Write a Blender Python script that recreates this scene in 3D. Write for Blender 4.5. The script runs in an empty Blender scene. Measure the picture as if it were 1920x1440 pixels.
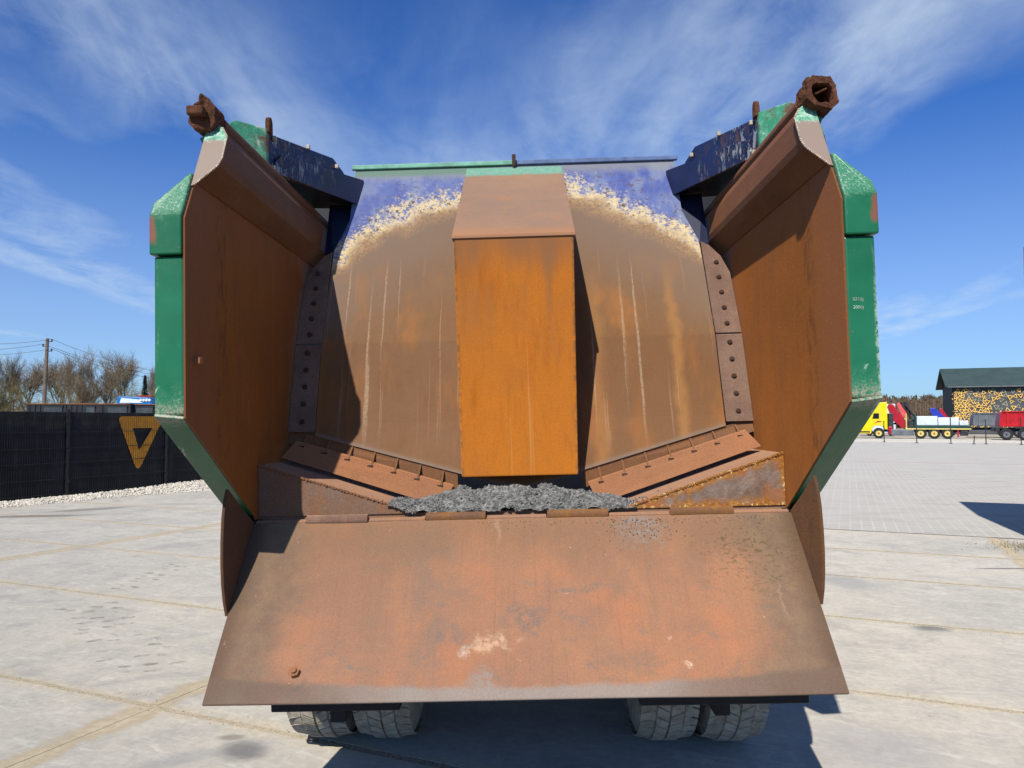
import bpy, bmesh, math, random
from mathutils import Vector, Matrix, noise
R = math.radians
random.seed(7)
scene = bpy.context.scene
C = scene.collection

# ------------------------------------------------------------------ camera, sky, sun, exposure
cam_data = bpy.data.cameras.new('camera')
cam = bpy.data.objects.new('camera', cam_data); C.objects.link(cam)
cam_data.sensor_width = 36.0
cam_data.lens = 1441.0 / 1920.0 * 36.0
cam_data.clip_start = 0.05; cam_data.clip_end = 3000
PITCH = math.atan(70.0 / 1441.0)
cam.location = (0, 0, 1.6)
cam.rotation_euler = (math.pi / 2 + PITCH, 0, 0)
scene.camera = cam

SUN_EL, SUN_AZ = R(43.5), R(18.0)          # light travels towards +y, a little to the right, downwards
sun_dir = Vector((math.sin(SUN_AZ) * math.cos(SUN_EL), math.cos(SUN_AZ) * math.cos(SUN_EL), -math.sin(SUN_EL)))
sl = bpy.data.lights.new('sun', 'SUN'); sl.energy = 5.0; sl.angle = R(0.53); sl.color = (1.0, 0.955, 0.88)
sun = bpy.data.objects.new('sun', sl); C.objects.link(sun)
sun.rotation_euler = sun_dir.to_track_quat('-Z', 'Y').to_euler()

world = bpy.data.worlds.new('World'); scene.world = world; world.use_nodes = True
wt = world.node_tree; wt.nodes.clear()
def wn(t, **k):
    n = wt.nodes.new(t)
    for a, b in k.items(): setattr(n, a, b)
    return n
def wl(a, b): wt.links.new(a, b)
def wmath(op, a, b=None):
    n = wn('ShaderNodeMath', operation=op)
    for i, v in enumerate((a, b)):
        if v is None: continue
        if isinstance(v, (int, float)): n.inputs[i].default_value = v
        else: wl(v, n.inputs[i])
    return n.outputs[0]
sky = wn('ShaderNodeTexSky', sky_type='NISHITA', sun_disc=False)
sky.sun_elevation = SUN_EL; sky.sun_rotation = R(180) + SUN_AZ
sky.air_density = 1.0; sky.dust_density = 0.25; sky.ozone_density = 3.0; sky.altitude = 50
hs = wn('ShaderNodeHueSaturation'); hs.inputs['Hue'].default_value = 0.5; hs.inputs['Saturation'].default_value = 1.1; hs.inputs['Value'].default_value = 1.0
wl(sky.outputs[0], hs.inputs['Color'])
tc = wn('ShaderNodeTexCoord')
sx = wn('ShaderNodeSeparateXYZ'); wl(tc.outputs['Generated'], sx.inputs[0])
zz = wmath('ADD', wmath('MAXIMUM', sx.outputs[2], 0.0), 0.10)
px = wmath('DIVIDE', sx.outputs[0], zz); py = wmath('DIVIDE', sx.outputs[1], zz)
def cloud(scx, scy, ox, oy, scale, detail, rough, dist):
    cb = wn('ShaderNodeCombineXYZ')
    wl(wmath('ADD', wmath('MULTIPLY', px, scx), ox), cb.inputs[0]); wl(wmath('ADD', wmath('MULTIPLY', py, scy), oy), cb.inputs[1])
    nz = wn('ShaderNodeTexNoise'); nz.inputs['Scale'].default_value = scale; nz.inputs['Detail'].default_value = detail
    nz.inputs['Roughness'].default_value = rough; nz.inputs['Distortion'].default_value = dist
    wl(cb.outputs[0], nz.inputs['Vector']); return nz.outputs[0]
def wramp(fac, a, b):
    m = wn('ShaderNodeMapRange', interpolation_type='SMOOTHSTEP'); m.inputs[1].default_value = a; m.inputs[2].default_value = b
    wl(fac, m.inputs[0]); return m.outputs[0]
big = wramp(cloud(1.0, 0.32, 3.3, 1.7, 0.9, 3, 0.5, 0.35), 0.405, 0.65)
mid = wramp(cloud(1.0, 0.38, 8.1, 4.2, 2.3, 6, 0.55, 0.7), 0.30, 0.75)
fine = wramp(cloud(1.0, 0.75, 1.4, 9.9, 9.0, 6, 0.62, 0.8), 0.22, 0.78)
dens = wmath('MULTIPLY', big, wmath('ADD', wmath('MULTIPLY', mid, 0.85), wmath('MULTIPLY', fine, 0.22)))
dens = wmath('MULTIPLY', wmath('MINIMUM', dens, 1.0), 0.74)
hz_ = wn('ShaderNodeMapRange', interpolation_type='SMOOTHSTEP'); hz_.inputs[1].default_value = -0.02; hz_.inputs[2].default_value = 0.42; hz_.inputs[3].default_value = 0.42; hz_.inputs[4].default_value = 0.0
wl(sx.outputs[2], hz_.inputs[0]); dens = wmath('MAXIMUM', dens, hz_.outputs[0])
cm = wn('ShaderNodeMixRGB'); cm.inputs[2].default_value = (7.6, 9.1, 10.6, 1)
tint = wn('ShaderNodeMixRGB', blend_type='MULTIPLY'); tint.inputs[0].default_value = 1.0; tint.inputs[2].default_value = (0.34, 0.78, 1.42, 1)
wl(hs.outputs[0], tint.inputs[1])
wl(dens, cm.inputs[0]); wl(tint.outputs[0], cm.inputs[1])
bg = wn('ShaderNodeBackground'); bg.inputs['Strength'].default_value = 0.080
wl(cm.outputs[0], bg.inputs['Color'])
wo = wn('ShaderNodeOutputWorld'); wl(bg.outputs[0], wo.inputs[0])

vs = scene.view_settings
vs.view_transform = 'Standard'; vs.look = 'None'; vs.gamma = 1.0; vs.use_curve_mapping = False; vs.exposure = 0.12

# ------------------------------------------------------------------ material helpers
def lin(r, g, b):
    f = lambda c: (c / 255 / 12.92) if c / 255 <= 0.04045 else ((c / 255 + 0.055) / 1.055) ** 2.4
    return (f(r), f(g), f(b), 1)
class Mat:
    def __init__(s, name, rough=0.7, metal=0.0, spec=0.3):
        s.m = bpy.data.materials.new(name); s.m.use_nodes = True; s.nt = s.m.node_tree
        s.b = s.nt.nodes['Principled BSDF']
        s.b.inputs['Roughness'].default_value = rough; s.b.inputs['Metallic'].default_value = metal
        s.b.inputs['Specular IOR Level'].default_value = spec
        if spec <= 0.3: s.b.inputs['Diffuse Roughness'].default_value = 1.0
        s._c = {}
    def node(s, t, **k):
        n = s.nt.nodes.new(t)
        for a, b in k.items(): setattr(n, a, b)
        return n
    def put(s, sock, v):
        if hasattr(v, 'is_linked') or hasattr(v, 'links'): s.nt.links.new(v, sock)
        elif isinstance(v, (int, float)) and sock.type == 'RGBA': sock.default_value = (v, v, v, 1)
        else: sock.default_value = v
    def obj(s):
        if 'o' not in s._c: s._c['o'] = s.node('ShaderNodeTexCoord').outputs['Object']
        return s._c['o']
    def pos(s):
        if 'p' not in s._c: s._c['p'] = s.node('ShaderNodeNewGeometry').outputs['Position']
        return s._c['p']
    def sep(s, v):
        k = ('s', v.node.name, v.name)
        if k not in s._c:
            n = s.node('ShaderNodeSeparateXYZ'); s.put(n.inputs[0], v); s._c[k] = n.outputs
        return s._c[k]
    def comb(s, x, y, z=0.0):
        n = s.node('ShaderNodeCombineXYZ')
        for i, v in enumerate((x, y, z)): s.put(n.inputs[i], v)
        return n.outputs[0]
    def math(s, op, a, b=None, c=None, clamp=False):
        n = s.node('ShaderNodeMath', operation=op); n.use_clamp = clamp
        for i, v in enumerate((a, b, c)):
            if v is not None: s.put(n.inputs[i], v)
        return n.outputs[0]
    def add(s, a, b): return s.math('ADD', a, b)
    def sub(s, a, b): return s.math('SUBTRACT', a, b)
    def mul(s, a, b): return s.math('MULTIPLY', a, b)
    def scale(s, v, x, y, z, off=(0, 0, 0)):
        n = s.node('ShaderNodeMapping'); n.inputs['Scale'].default_value = (x, y, z); n.inputs['Location'].default_value = off
        s.put(n.inputs['Vector'], v); return n.outputs[0]
    def noise(s, v, sc, det=4, rough=0.55, dist=0.0):
        n = s.node('ShaderNodeTexNoise'); n.inputs['Scale'].default_value = sc; n.inputs['Detail'].default_value = min(det, 4)
        n.inputs['Roughness'].default_value = rough; n.inputs['Distortion'].default_value = dist
        s.put(n.inputs['Vector'], v); return n.outputs[0]
    def step(s, v, a, b):
        n = s.node('ShaderNodeMapRange', interpolation_type='SMOOTHSTEP')
        s.put(n.inputs[0], v)
        if a <= b: n.inputs[1].default_value, n.inputs[2].default_value = a, b
        else:
            n.inputs[1].default_value, n.inputs[2].default_value = b, a
            n.inputs[3].default_value, n.inputs[4].default_value = 1.0, 0.0
        return n.outputs[0]
    def mix(s, f, a, b, mode='MIX'):
        n = s.node('ShaderNodeMixRGB', blend_type=mode)
        s.put(n.inputs[0], f); s.put(n.inputs[1], a); s.put(n.inputs[2], b); return n.outputs[0]
    def bump(s, h, dist=0.004, strength=0.6):
        n = s.node('ShaderNodeBump'); n.inputs['Distance'].default_value = dist; n.inputs['Strength'].default_value = strength
        s.put(n.inputs['Height'], h); s.put(s.b.inputs['Normal'], n.outputs[0])
    def out(s, col, rough=None, k=1.0):
        if k != 1.0: col = s.mix(1.0, col, (k, k, k, 1), 'MULTIPLY')
        s.put(s.b.inputs['Base Color'], col)
        if rough is not None: s.put(s.b.inputs['Roughness'], rough)
        return s.m

def plain(name, col, rough=0.6, var=0.25, sc=6.0, metal=0.0, spec=0.35, world_pos=False):
    M = Mat(name, rough, metal, spec); v = M.pos() if world_pos else M.obj()
    n = M.noise(v, sc, 5, 0.6)
    a = [c * (1 - var) for c in col[:3]] + [1]; b = [min(1, c * (1 + var)) for c in col[:3]] + [1]
    return M.out(M.mix(M.step(n, 0.3, 0.7), a, b))

def rusty(M, v, c0, c1, c2, sc=3.0, streak=0.35, streakcol=None, speck=0.25, gx=22.0):
    """blotched rust sheet: returns colour socket; streaks run along z"""
    big = M.noise(v, sc, 5, 0.6, 0.4)
    col = M.mix(M.step(big, 0.32, 0.68), c0, c1)
    med = M.noise(M.scale(v, 1, 1, 0.6, (3, 1, 7)), sc * 3.3, 6, 0.65)
    col = M.mix(M.mul(M.step(med, 0.48, 0.75), 0.75), col, c2)
    st = M.noise(M.scale(v, gx, gx, 0.9, (1.3, 0.4, 2.2)), 1.0, 4, 0.6)
    col = M.mix(M.mul(M.step(st, 0.5, 0.72), streak), col, streakcol or c1)
    st2 = M.noise(M.scale(v, gx * 2.7, gx * 2.7, 1.3, (5.3, 9.4, 2.2)), 1.0, 3, 0.6)
    col = M.mix(M.mul(M.step(st2, 0.5, 0.8), streak * 0.7), col, M.mix(1.0, col, (0.62, 0.6, 0.6, 1), 'MULTIPLY'))
    fi = M.noise(v, 160, 3, 0.7)
    col = M.mix(speck, col, M.mix(1.0, col, M.mix(M.step(fi, 0.3, 0.7), (0.45, 0.42, 0.4, 1), (1.5, 1.5, 1.5, 1)), 'MULTIPLY'))
    gr = M.noise(v, 55, 4, 0.75)
    return col, M.add(M.mul(fi, 0.4), M.add(M.mul(gr, 0.5), M.mul(med, 0.5)))

# ---- trailer materials (object coordinates = trailer frame: x right, y forward from the hinge, z up from the ground)
def mat_wall():
    M = Mat('rust_wall', 0.62, 0, 0.14); v = M.obj(); x, y, z = M.sep(v)
    col, h = rusty(M, v, lin(122, 74, 36), lin(134, 80, 36), lin(116, 72, 40), 1.6, 0.55, lin(146, 84, 32), 0.24, 62)
    # weld-scrape band running up the wall, and greyer zone near the rear edge
    band = M.mul(M.step(M.math('ABSOLUTE', M.add(y, 0.36)), 0.09, 0.02), M.step(M.noise(M.scale(v, 30, 30, 9), 1.0, 5, 0.7), 0.47, 0.62))
    col = M.mix(M.mul(band, 0.75), col, lin(92, 58, 34))
    col = M.mix(M.mul(M.step(y, -0.3, -0.55), 0.55), col, lin(128, 84, 58))
    sp = M.step(M.noise(v, 48, 3, 0.6), 0.66, 0.72)
    col = M.mix(M.mul(sp, 0.5), col, lin(160, 98, 48))
    M.bump(h, 0.003, 0.5)
    return M.out(col, M.math('MULTIPLY_ADD', h, 0.2, 0.45), 1.12)
def mat_beam():
    M = Mat('rust_beam', 0.55, 0, 0.14); v = M.obj()
    vv = M.scale(v, 1, 0.25, 1)
    col, h = rusty(M, vv, lin(104, 68, 44), lin(122, 82, 56), lin(92, 58, 34), 3.0, 0.35, lin(128, 76, 34), 0.2, 12)
    M.bump(h, 0.002, 0.4)
    return M.out(col)
def mat_ejector():
    M = Mat('ejector_sheet', 0.55, 0, 0.14); v = M.obj(); x, y, z = M.sep(v)
    brown, h = rusty(M, v, lin(146, 104, 62), lin(150, 110, 70), lin(140, 94, 50), 1.3, 0.35, lin(150, 100, 54), 0.18, 14)
    ax = M.math('ABSOLUTE', x)
    arc = M.sub(2.93, M.mul(M.mul(ax, ax), 0.43))
    n1 = M.noise(M.scale(v, 1, 1, 1), 7, 6, 0.65)
    n2 = M.noise(v, 70, 4, 0.75)
    nl = M.noise(v, 2.3, 3, 0.6)
    t = M.add(M.add(M.sub(z, arc), M.mul(M.sub(n1, 0.5), 0.22)), M.mul(M.sub(nl, 0.5), 0.16))
    # greyer brown just under the worn arc, lower plates redder, orange runs at the outer sides
    col = M.mix(M.step(t, -0.75, -0.12), brown, lin(150, 124, 102))
    col = M.mix(M.mul(M.step(M.noise(M.scale(v, 5.5, 5.5, 0.45, (0, 0, 3)), 1.0, 4, 0.55), 0.5, 0.68), M.mul(M.step(z, 2.6, 2.1), 0.75)), col, lin(186, 122, 58))
    col = M.mix(M.mul(M.step(z, 2.04, 2.0), 0.30), col, lin(134, 88, 58))
    sm_ = M.math('MAXIMUM', M.step(M.math('ABSOLUTE', M.add(M.sub(x, 0.80), M.mul(M.sub(n1, 0.5), 0.10))), 0.05, 0.0), M.mul(M.step(M.math('ABSOLUTE', M.add(M.sub(x, 0.40), M.mul(M.sub(n1, 0.5), 0.12))), 0.06, 0.0), 0.6))
    col = M.mix(M.mul(M.mul(sm_, M.step(z, 2.5, 2.2)), 0.55), col, lin(196, 142, 78))
    # tan speckled fringe
    fr = M.mul(M.step(t, -0.15, -0.03), M.step(n2, 0.66, 0.40))
    col = M.mix(M.mul(fr, 0.62), col, lin(216, 172, 114))
    # blue paint with cream chips
    bl = M.mix(M.step(M.noise(v, 3.5, 5, 0.6), 0.3, 0.7), lin(94, 110, 178), lin(126, 140, 190))
    bl = M.mix(M.mul(M.step(M.noise(M.scale(v, 4, 4, 0.7), 2.0, 5, 0.6), 0.44, 0.66), 0.7), bl, lin(160, 168, 190))
    sc_ = M.step(M.noise(M.scale(v, 1, 1, 0.16, (4, 2, 0)), 30, 4, 0.6), 0.64, 0.70)
    bl = M.mix(M.mul(sc_, 0.4), bl, lin(190, 196, 206))
    isbl = M.step(M.add(t, M.mul(M.sub(n2, 0.5), 0.30)), -0.03, 0.06)
    cn = M.add(M.mul(n2, 0.55), M.mul(M.noise(v, 24, 4, 0.7), 0.45))
    chip = M.mul(M.mul(M.step(t, 0.22, 0.06), M.step(t, -0.06, 0.02)), M.step(M.add(cn, M.mul(t, 0.9)), 0.62, 0.48))
    col = M.mix(isbl, col, bl)
    col = M.mix(M.mul(chip, 0.85), col, lin(248, 228, 176))
    dk = M.mul(M.mul(M.step(t, -0.1, 0.02), M.step(t, 0.45, 0.05)), M.step(M.noise(v, 40, 3, 0.6), 0.60, 0.66))
    col = M.mix(M.mul(dk, 0.85), col, lin(112, 82, 58))
    col = M.mix(M.mul(M.mul(isbl, M.step(M.noise(v, 26, 4, 0.7), 0.62, 0.68)), 0.75), col, lin(118, 98, 80))
    col = M.mix(M.mul(M.step(M.add(z, M.mul(M.sub(n1, 0.5), 0.10)), 2.99, 3.07), 0.75), col, lin(164, 164, 158))
    # green lip at the top left
    gr = M.mul(M.step(z, 3.03, 3.06), M.step(M.add(x, M.mul(M.sub(n1, 0.5), 0.3)), 0.0, -0.2))
    col = M.mix(M.mul(gr, 0.9), col, lin(126, 156, 134))
    # pale runs of dried water
    w = M.scale(v, 1, 1, 0.06)
    run = M.noise(M.comb(M.add(M.mul(x, 30.0), M.mul(n1, 0.5)), 0.0, M.mul(z, 0.45)), 1.0, 2, 0.5)
    run = M.mul(M.step(run, 0.60, 0.66), M.mul(M.step(z, 2.55, 2.3), M.step(n2, 0.25, 0.6)))
    run = M.mul(run, M.step(z, 1.40, 1.75))
    col = M.mix(M.mul(run, 0.62), col, lin(206, 178, 146))
    lip = M.step(M.sub(z, M.math('MULTIPLY_ADD', ax, 0.275, 1.278)), 0.03, 0.0)
    col = M.mix(M.mul(lip, M.math('MULTIPLY_ADD', n2, 0.5, 0.4)), col, lin(156, 140, 124))
    M.bump(h, 0.002, 0.4)
    return M.out(col, M.math('MULTIPLY_ADD', h, 0.2, 0.45), 0.84)
def mat_cover():
    M = Mat('orange_rust', 0.6, 0, 0.14); v = M.obj(); x, y, z = M.sep(v)
    col, h = rusty(M, v, lin(192, 118, 40), lin(200, 122, 38), lin(178, 110, 50), 1.4, 0.5, lin(180, 100, 26), 0.16, 14)
    wash = M.noise(M.scale(v, 9, 9, 0.35, (2, 0, 0)), 1.0, 4, 0.55)
    col = M.mix(M.mul(M.step(wash, 0.45, 0.7), M.mul(M.step(z, 1.8, 2.4), 0.9)), col, lin(158, 110, 66))
    run = M.noise(M.comb(M.mul(x, 24.0), 3.0, M.mul(z, 0.4)), 1.0, 2, 0.5)
    col = M.mix(M.mul(M.step(run, 0.66, 0.72), 0.30), col, lin(214, 166, 104))
    col = M.mix(M.mul(M.step(M.add(z, M.mul(M.sub(wash, 0.5), 0.25)), 2.22, 2.43), 0.85), col, lin(160, 110, 70))
    ed = M.mul(M.step(M.math('ABSOLUTE', x), 0.25, 0.266), M.step(M.noise(v, 26, 5, 0.7), 0.4, 0.62))
    col = M.mix(M.mul(ed, 0.7), col, lin(112, 84, 58))
    M.bump(h, 0.002, 0.4)
    return M.out(col, None, 1.0)
def mat_cover_roof():
    M = Mat('cover_roof_rust', 0.6, 0, 0.14); v = M.obj(); x, y, z = M.sep(v)
    col, h = rusty(M, M.scale(v, 1, 1, 1.6), lin(152, 120, 94), lin(142, 114, 94), lin(160, 118, 84), 2.2, 0.2, lin(128, 108, 92), 0.18, 12)
    n = M.noise(v, 36, 5, 0.75)
    col = M.mix(M.mul(M.step(M.noise(M.scale(v, 1, 1, 5), 2.2, 4, 0.6), 0.5, 0.7), 0.35), col, lin(122, 106, 92))
    g = M.step(M.add(z, M.mul(M.sub(n, 0.5), 0.10)), 2.975, 3.0)
    col = M.mix(g, col, M.mix(M.step(n, 0.3, 0.7), lin(128, 164, 142), lin(100, 148, 124)))
    col = M.mix(M.mul(M.step(z, 2.52, 2.43), 0.6), col, lin(170, 118, 78))
    M.bump(h, 0.002, 0.4)
    return M.out(col, None, 1.0)
def mat_gate():
    M = Mat('gate_plate', 0.5, 0, 0.14); v = M.obj(); x, y, z = M.sep(v)
    ax = M.math('ABSOLUTE', x)
    n1 = M.noise(v, 2.6, 4, 0.6, 0.5); n2 = M.noise(v, 11, 4, 0.7); n3 = M.noise(v, 42, 4, 0.8); n4 = M.noise(v, 150, 3, 0.75)
    col = M.mix(M.step(n1, 0.32, 0.68), lin(178, 128, 94), lin(162, 120, 94))
    col = M.mix(M.mul(M.step(M.noise(M.scale(v, 1, 1, 1, (6, 2, 1)), 3.1, 4, 0.65, 0.4), 0.46, 0.70), 0.7), col, lin(186, 126, 88))
    col = M.mix(M.mul(M.step(M.noise(M.scale(v, 1.2, 1, 2.0, (2, 7, 3)), 2.2, 4, 0.65, 0.6), 0.50, 0.66), 0.7), col, lin(146, 118, 96))
    col = M.mix(M.mul(M.step(M.noise(M.scale(v, 1.0, 1, 2.4, (1.7, 0, 4)), 6.0, 4, 0.7, 0.5), 0.56, 0.70), M.mul(M.step(n3, 0.35, 0.65), 0.75)), col, lin(128, 118, 108))
    # vertical wash marks
    wv = M.noise(M.comb(M.mul(x, 7.0), 2.0, M.mul(z, 0.8)), 1.0, 4, 0.65)
    col = M.mix(M.mul(M.step(wv, 0.50, 0.70), 0.40), col, lin(150, 118, 92))
    wf = M.noise(M.comb(M.mul(x, 60.0), 5.0, M.mul(z, 3.0)), 1.0, 4, 0.65)
    col = M.mix(M.mul(M.step(wf, 0.50, 0.75), 0.25), col, lin(132, 92, 66))
    st = M.mul(M.step(M.math('ABSOLUTE', M.add(x, M.add(0.36, M.mul(M.sub(n1, 0.5), 0.16)))), 0.14, 0.02), M.step(n2, 0.75, 0.35))
    col = M.mix(M.mul(st, 0.6), col, lin(134, 116, 100))
    # upper band duller, brown
    col = M.mix(M.mul(M.step(M.add(z, M.mul(M.sub(n1, 0.5), 0.3)), 0.94, 1.16), 0.7), col, lin(146, 112, 84))
    # worn grey-brown margin at the sides, pale bare lip below
    rgt = M.step(x, -0.2, 0.2)
    m = M.add(ax, M.add(M.mul(M.sub(n1, 0.5), 0.22), M.add(M.mul(M.sub(n3, 0.5), 0.05), M.mul(M.step(z, 0.80, 0.62), M.mul(rgt, 0.10)))))
    side = M.mix(M.step(n2, 0.3, 0.7), lin(142, 118, 92), lin(124, 102, 84))
    side = M.mix(M.step(ax, 1.04, 1.15), side, lin(98, 80, 64))
    col = M.mix(M.mul(M.step(m, 0.82, 1.0), 0.85), col, side)
    low = M.step(M.add(z, M.add(M.mul(M.sub(n2, 0.5), 0.03), M.mul(M.mul(ax, ax), -0.03))), 0.660, 0.640)
    lipc = M.mix(M.step(M.add(ax, M.mul(M.sub(n1, 0.5), 0.5)), 0.35, 0.95), lin(158, 146, 134), lin(120, 98, 82))
    col = M.mix(M.mul(low, 0.85), col, lipc)
    # asphalt smear under the heap on the right, mossy rust crackle in the upper right corner
    dx = M.sub(x, 0.50); dz = M.sub(z, 1.14)
    d = M.math('SQRT', M.add(M.mul(M.mul(dx, dx), 0.35), M.mul(dz, dz)))
    sm = M.step(M.add(d, M.mul(M.sub(n2, 0.5), 0.18)), 0.09, 0.02)
    col = M.mix(M.mul(sm, M.mul(M.step(n3, 0.40, 0.60), 0.8)), col, lin(150, 142, 132))
    dx = M.sub(x, 0.95); dz = M.sub(z, 1.05)
    d = M.math('SQRT', M.add(M.mul(M.mul(dx, dx), 0.3), M.mul(dz, dz)))
    ms = M.mul(M.step(M.add(d, M.mul(M.sub(n2, 0.5), 0.26)), 0.17, 0.05), M.step(M.noise(M.scale(v, 1, 1, 2.2), 46, 4, 0.7, 0.8), 0.54, 0.60))
    col = M.mix(M.mul(ms, 0.7), col, lin(100, 84, 48))
    def spot(cx, cz, kx, rad, c, f):
        nonlocal col
        a = M.sub(x, cx); b = M.sub(z, cz)
        dd = M.math('SQRT', M.add(M.mul(M.mul(a, a), kx), M.mul(b, b)))
        k = M.mul(M.step(M.add(dd, M.mul(M.sub(n2, 0.5), 0.13)), rad, rad * 0.3), M.step(n3, 0.66, 0.42))
        col = M.mix(M.mul(k, f), col, c)
    spot(-0.10, 0.775, 0.18, 0.042, lin(214, 180, 144), 0.8)
    spot(-0.22, 0.755, 1.0, 0.024, lin(206, 188, 168), 0.8)
    spot(-0.165, 0.675, 0.5, 0.042, lin(158, 142, 128), 0.9)
    spot(0.02, 0.85, 0.3, 0.06, lin(124, 112, 102), 0.7)
    spot(-0.25, 0.79, 0.3, 0.04, lin(124, 114, 106), 0.7)
    spot(-0.82, 0.655, 0.7, 0.03, lin(116, 104, 92), 0.8)
    spot(0.60, 0.70, 1.0, 0.014, lin(216, 190, 164), 0.9)
    chips = M.step(M.noise(v, 30, 3, 0.6), 0.72, 0.75)
    col = M.mix(M.mul(chips, 0.5), col, lin(206, 176, 148))
    tr = M.noise(M.comb(M.add(M.mul(x, 11.0), M.mul(n2, 1.1)), 7.0, M.mul(z, 1.6)), 1.0, 2, 0.5)
    col = M.mix(M.mul(M.step(tr, 0.70, 0.74), 0.35), col, lin(196, 162, 130))
    sc = M.noise(M.comb(M.mul(x, 3.0), 1.0, M.add(M.mul(z, 40.0), M.mul(x, 6.0))), 1.0, 3, 0.6)
    col = M.mix(M.mul(M.step(sc, 0.68, 0.74), 0.25), col, lin(196, 156, 122))
    col = M.mix(0.26, col, M.mix(1.0, col, M.mix(M.step(n4, 0.3, 0.7), (0.62, 0.60, 0.58, 1), (1.32, 1.32, 1.30, 1)), 'MULTIPLY'))
    M.bump(M.add(M.mul(n4, 0.3), M.add(n3, n2)), 0.0025, 0.5)
    return M.out(col, M.math('MULTIPLY_ADD', n2, 0.3, 0.40), 0.90)
def mat_green():
    M = Mat('green_paint', 0.38, 0, 0.5); v = M.obj(); x, y, z = M.sep(v)
    g = M.mix(M.step(M.noise(v, 3, 4, 0.6), 0.3, 0.7), lin(12, 92, 56), lin(26, 108, 72))
    n = M.noise(v, 60, 5, 0.8); n1 = M.noise(v, 9, 5, 0.65)
    # dusty/chalky at the bottom and at the sloped cap
    w = M.math('MAXIMUM', M.step(M.add(z, M.mul(n1, 0.16)), 2.40, 2.48), M.mul(M.step(M.sub(z, M.mul(n1, 0.16)), 1.70, 1.54), M.step(z, 1.60, 1.66)))
    g = M.mix(M.mul(w, 0.45), g, lin(74, 140, 108))
    sp = M.mul(w, M.step(M.noise(v, 130, 3, 0.8), 0.52, 0.62))
    g = M.mix(M.mul(sp, 0.5), g, lin(186, 194, 172))
    lo = M.mul(M.step(M.add(z, M.mul(M.sub(n, 0.5), 0.07)), 1.71, 1.655), M.step(z, 1.60, 1.64))
    g = M.mix(M.mul(lo, M.step(M.noise(v, 110, 3, 0.8), 0.56, 0.44)), g, lin(150, 140, 118))
    scr = M.noise(M.scale(v, 40, 40, 6, (0, 0, 0)), 1.0, 4, 0.7, 0.5)
    g = M.mix(M.mul(M.step(scr, 0.69, 0.74), 0.6), g, lin(150, 190, 166))
    ax = M.math('ABSOLUTE', x)
    ru = M.mul(M.step(M.add(ax, M.mul(M.sub(n1, 0.5), 0.07)), 1.232, 1.248), M.mul(M.step(z, 2.24, 2.27), M.step(M.add(z, M.mul(n1, 0.08)), 2.40, 2.37)))
    g = M.mix(ru, g, lin(128, 78, 52))
    edge = M.mul(M.step(M.add(ax, M.mul(M.sub(n1, 0.5), 0.03)), 1.236, 1.250), M.mul(M.step(M.noise(M.scale(v, 1, 1, 0.3), 7, 3, 0.6), 0.5, 0.58), M.step(z, 2.2, 2.15)))
    g = M.mix(M.mul(edge, M.step(n, 0.6, 0.42)), g, lin(172, 186, 168))
    dg = M.noise(M.comb(M.add(M.mul(x, 30.0), M.mul(z, -22.0)), 0.0, M.mul(M.add(x, z), 9.0)), 1.0, 3, 0.6)
    g = M.mix(M.mul(M.step(dg, 0.66, 0.72), M.mul(M.step(z, 1.98, 1.75), 0.6)), g, lin(168, 196, 174))
    dot = M.step(M.noise(v, 70, 2, 0.5), 0.735, 0.76)
    g = M.mix(dot, g, lin(112, 96, 76))
    M.bump(n, 0.001, 0.3)
    return M.out(g, M.math('MULTIPLY_ADD', n1, 0.3, 0.22))
def mat_green_top():
    M = Mat('chipped_green', 0.55, 0, 0.35); v = M.obj(); x, y, z = M.sep(v)
    n = M.noise(v, 22, 6, 0.78); n1 = M.noise(v, 6, 5, 0.7)
    base = M.mix(M.step(n, 0.35, 0.65), lin(118, 88, 66), lin(98, 72, 54))
    f = M.step(M.add(n1, M.mul(n, 0.5)), 0.62, 0.76)
    col = M.mix(f, base, M.mix(M.step(n, 0.4, 0.7), lin(52, 140, 104), lin(110, 166, 138)))
    col = M.mix(M.mul(M.step(n, 0.60, 0.66), 0.7), col, lin(200, 190, 166))
    M.bump(n, 0.003, 0.5)
    return M.out(col)
def mat_blue():
    M = Mat('blue_guide_paint', 0.42, 0, 0.45); v = M.obj(); x, y, z = M.sep(v)
    b = M.mix(M.step(M.noise(v, 4, 4, 0.6), 0.3, 0.7), lin(18, 28, 60), lin(28, 42, 84))
    n = M.noise(M.scale(v, 1, 1, 0.35), 26, 6, 0.75); n2 = M.noise(v, 8, 5, 0.65)
    w = M.step(M.sub(n2, M.mul(y, 0.35)), 0.42, 0.10)
    w = M.step(M.add(M.mul(y, 0.55), M.mul(M.sub(n2, 0.5), 0.9)), 0.42, 0.14)
    b = M.mix(M.mul(M.mul(w, M.step(n, 0.53, 0.60)), 0.85), b, lin(164, 166, 160))
    b = M.mix(M.mul(M.mul(w, M.step(n, 0.47, 0.40)), 0.9), b, lin(104, 74, 56))
    M.bump(n, 0.001, 0.3)
    return M.out(b)
def mat_simple_rust(name, a, b, c, sc=4.0, rough=0.75, streak=0.15, bump=0.003):
    M = Mat(name, rough, 0, 0.14)
    col, h = rusty(M, M.obj(), a, b, c, sc, streak, None, 0.3, 14)
    M.bump(h, bump, 0.7)
    return M.out(col, None, 0.76)
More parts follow.
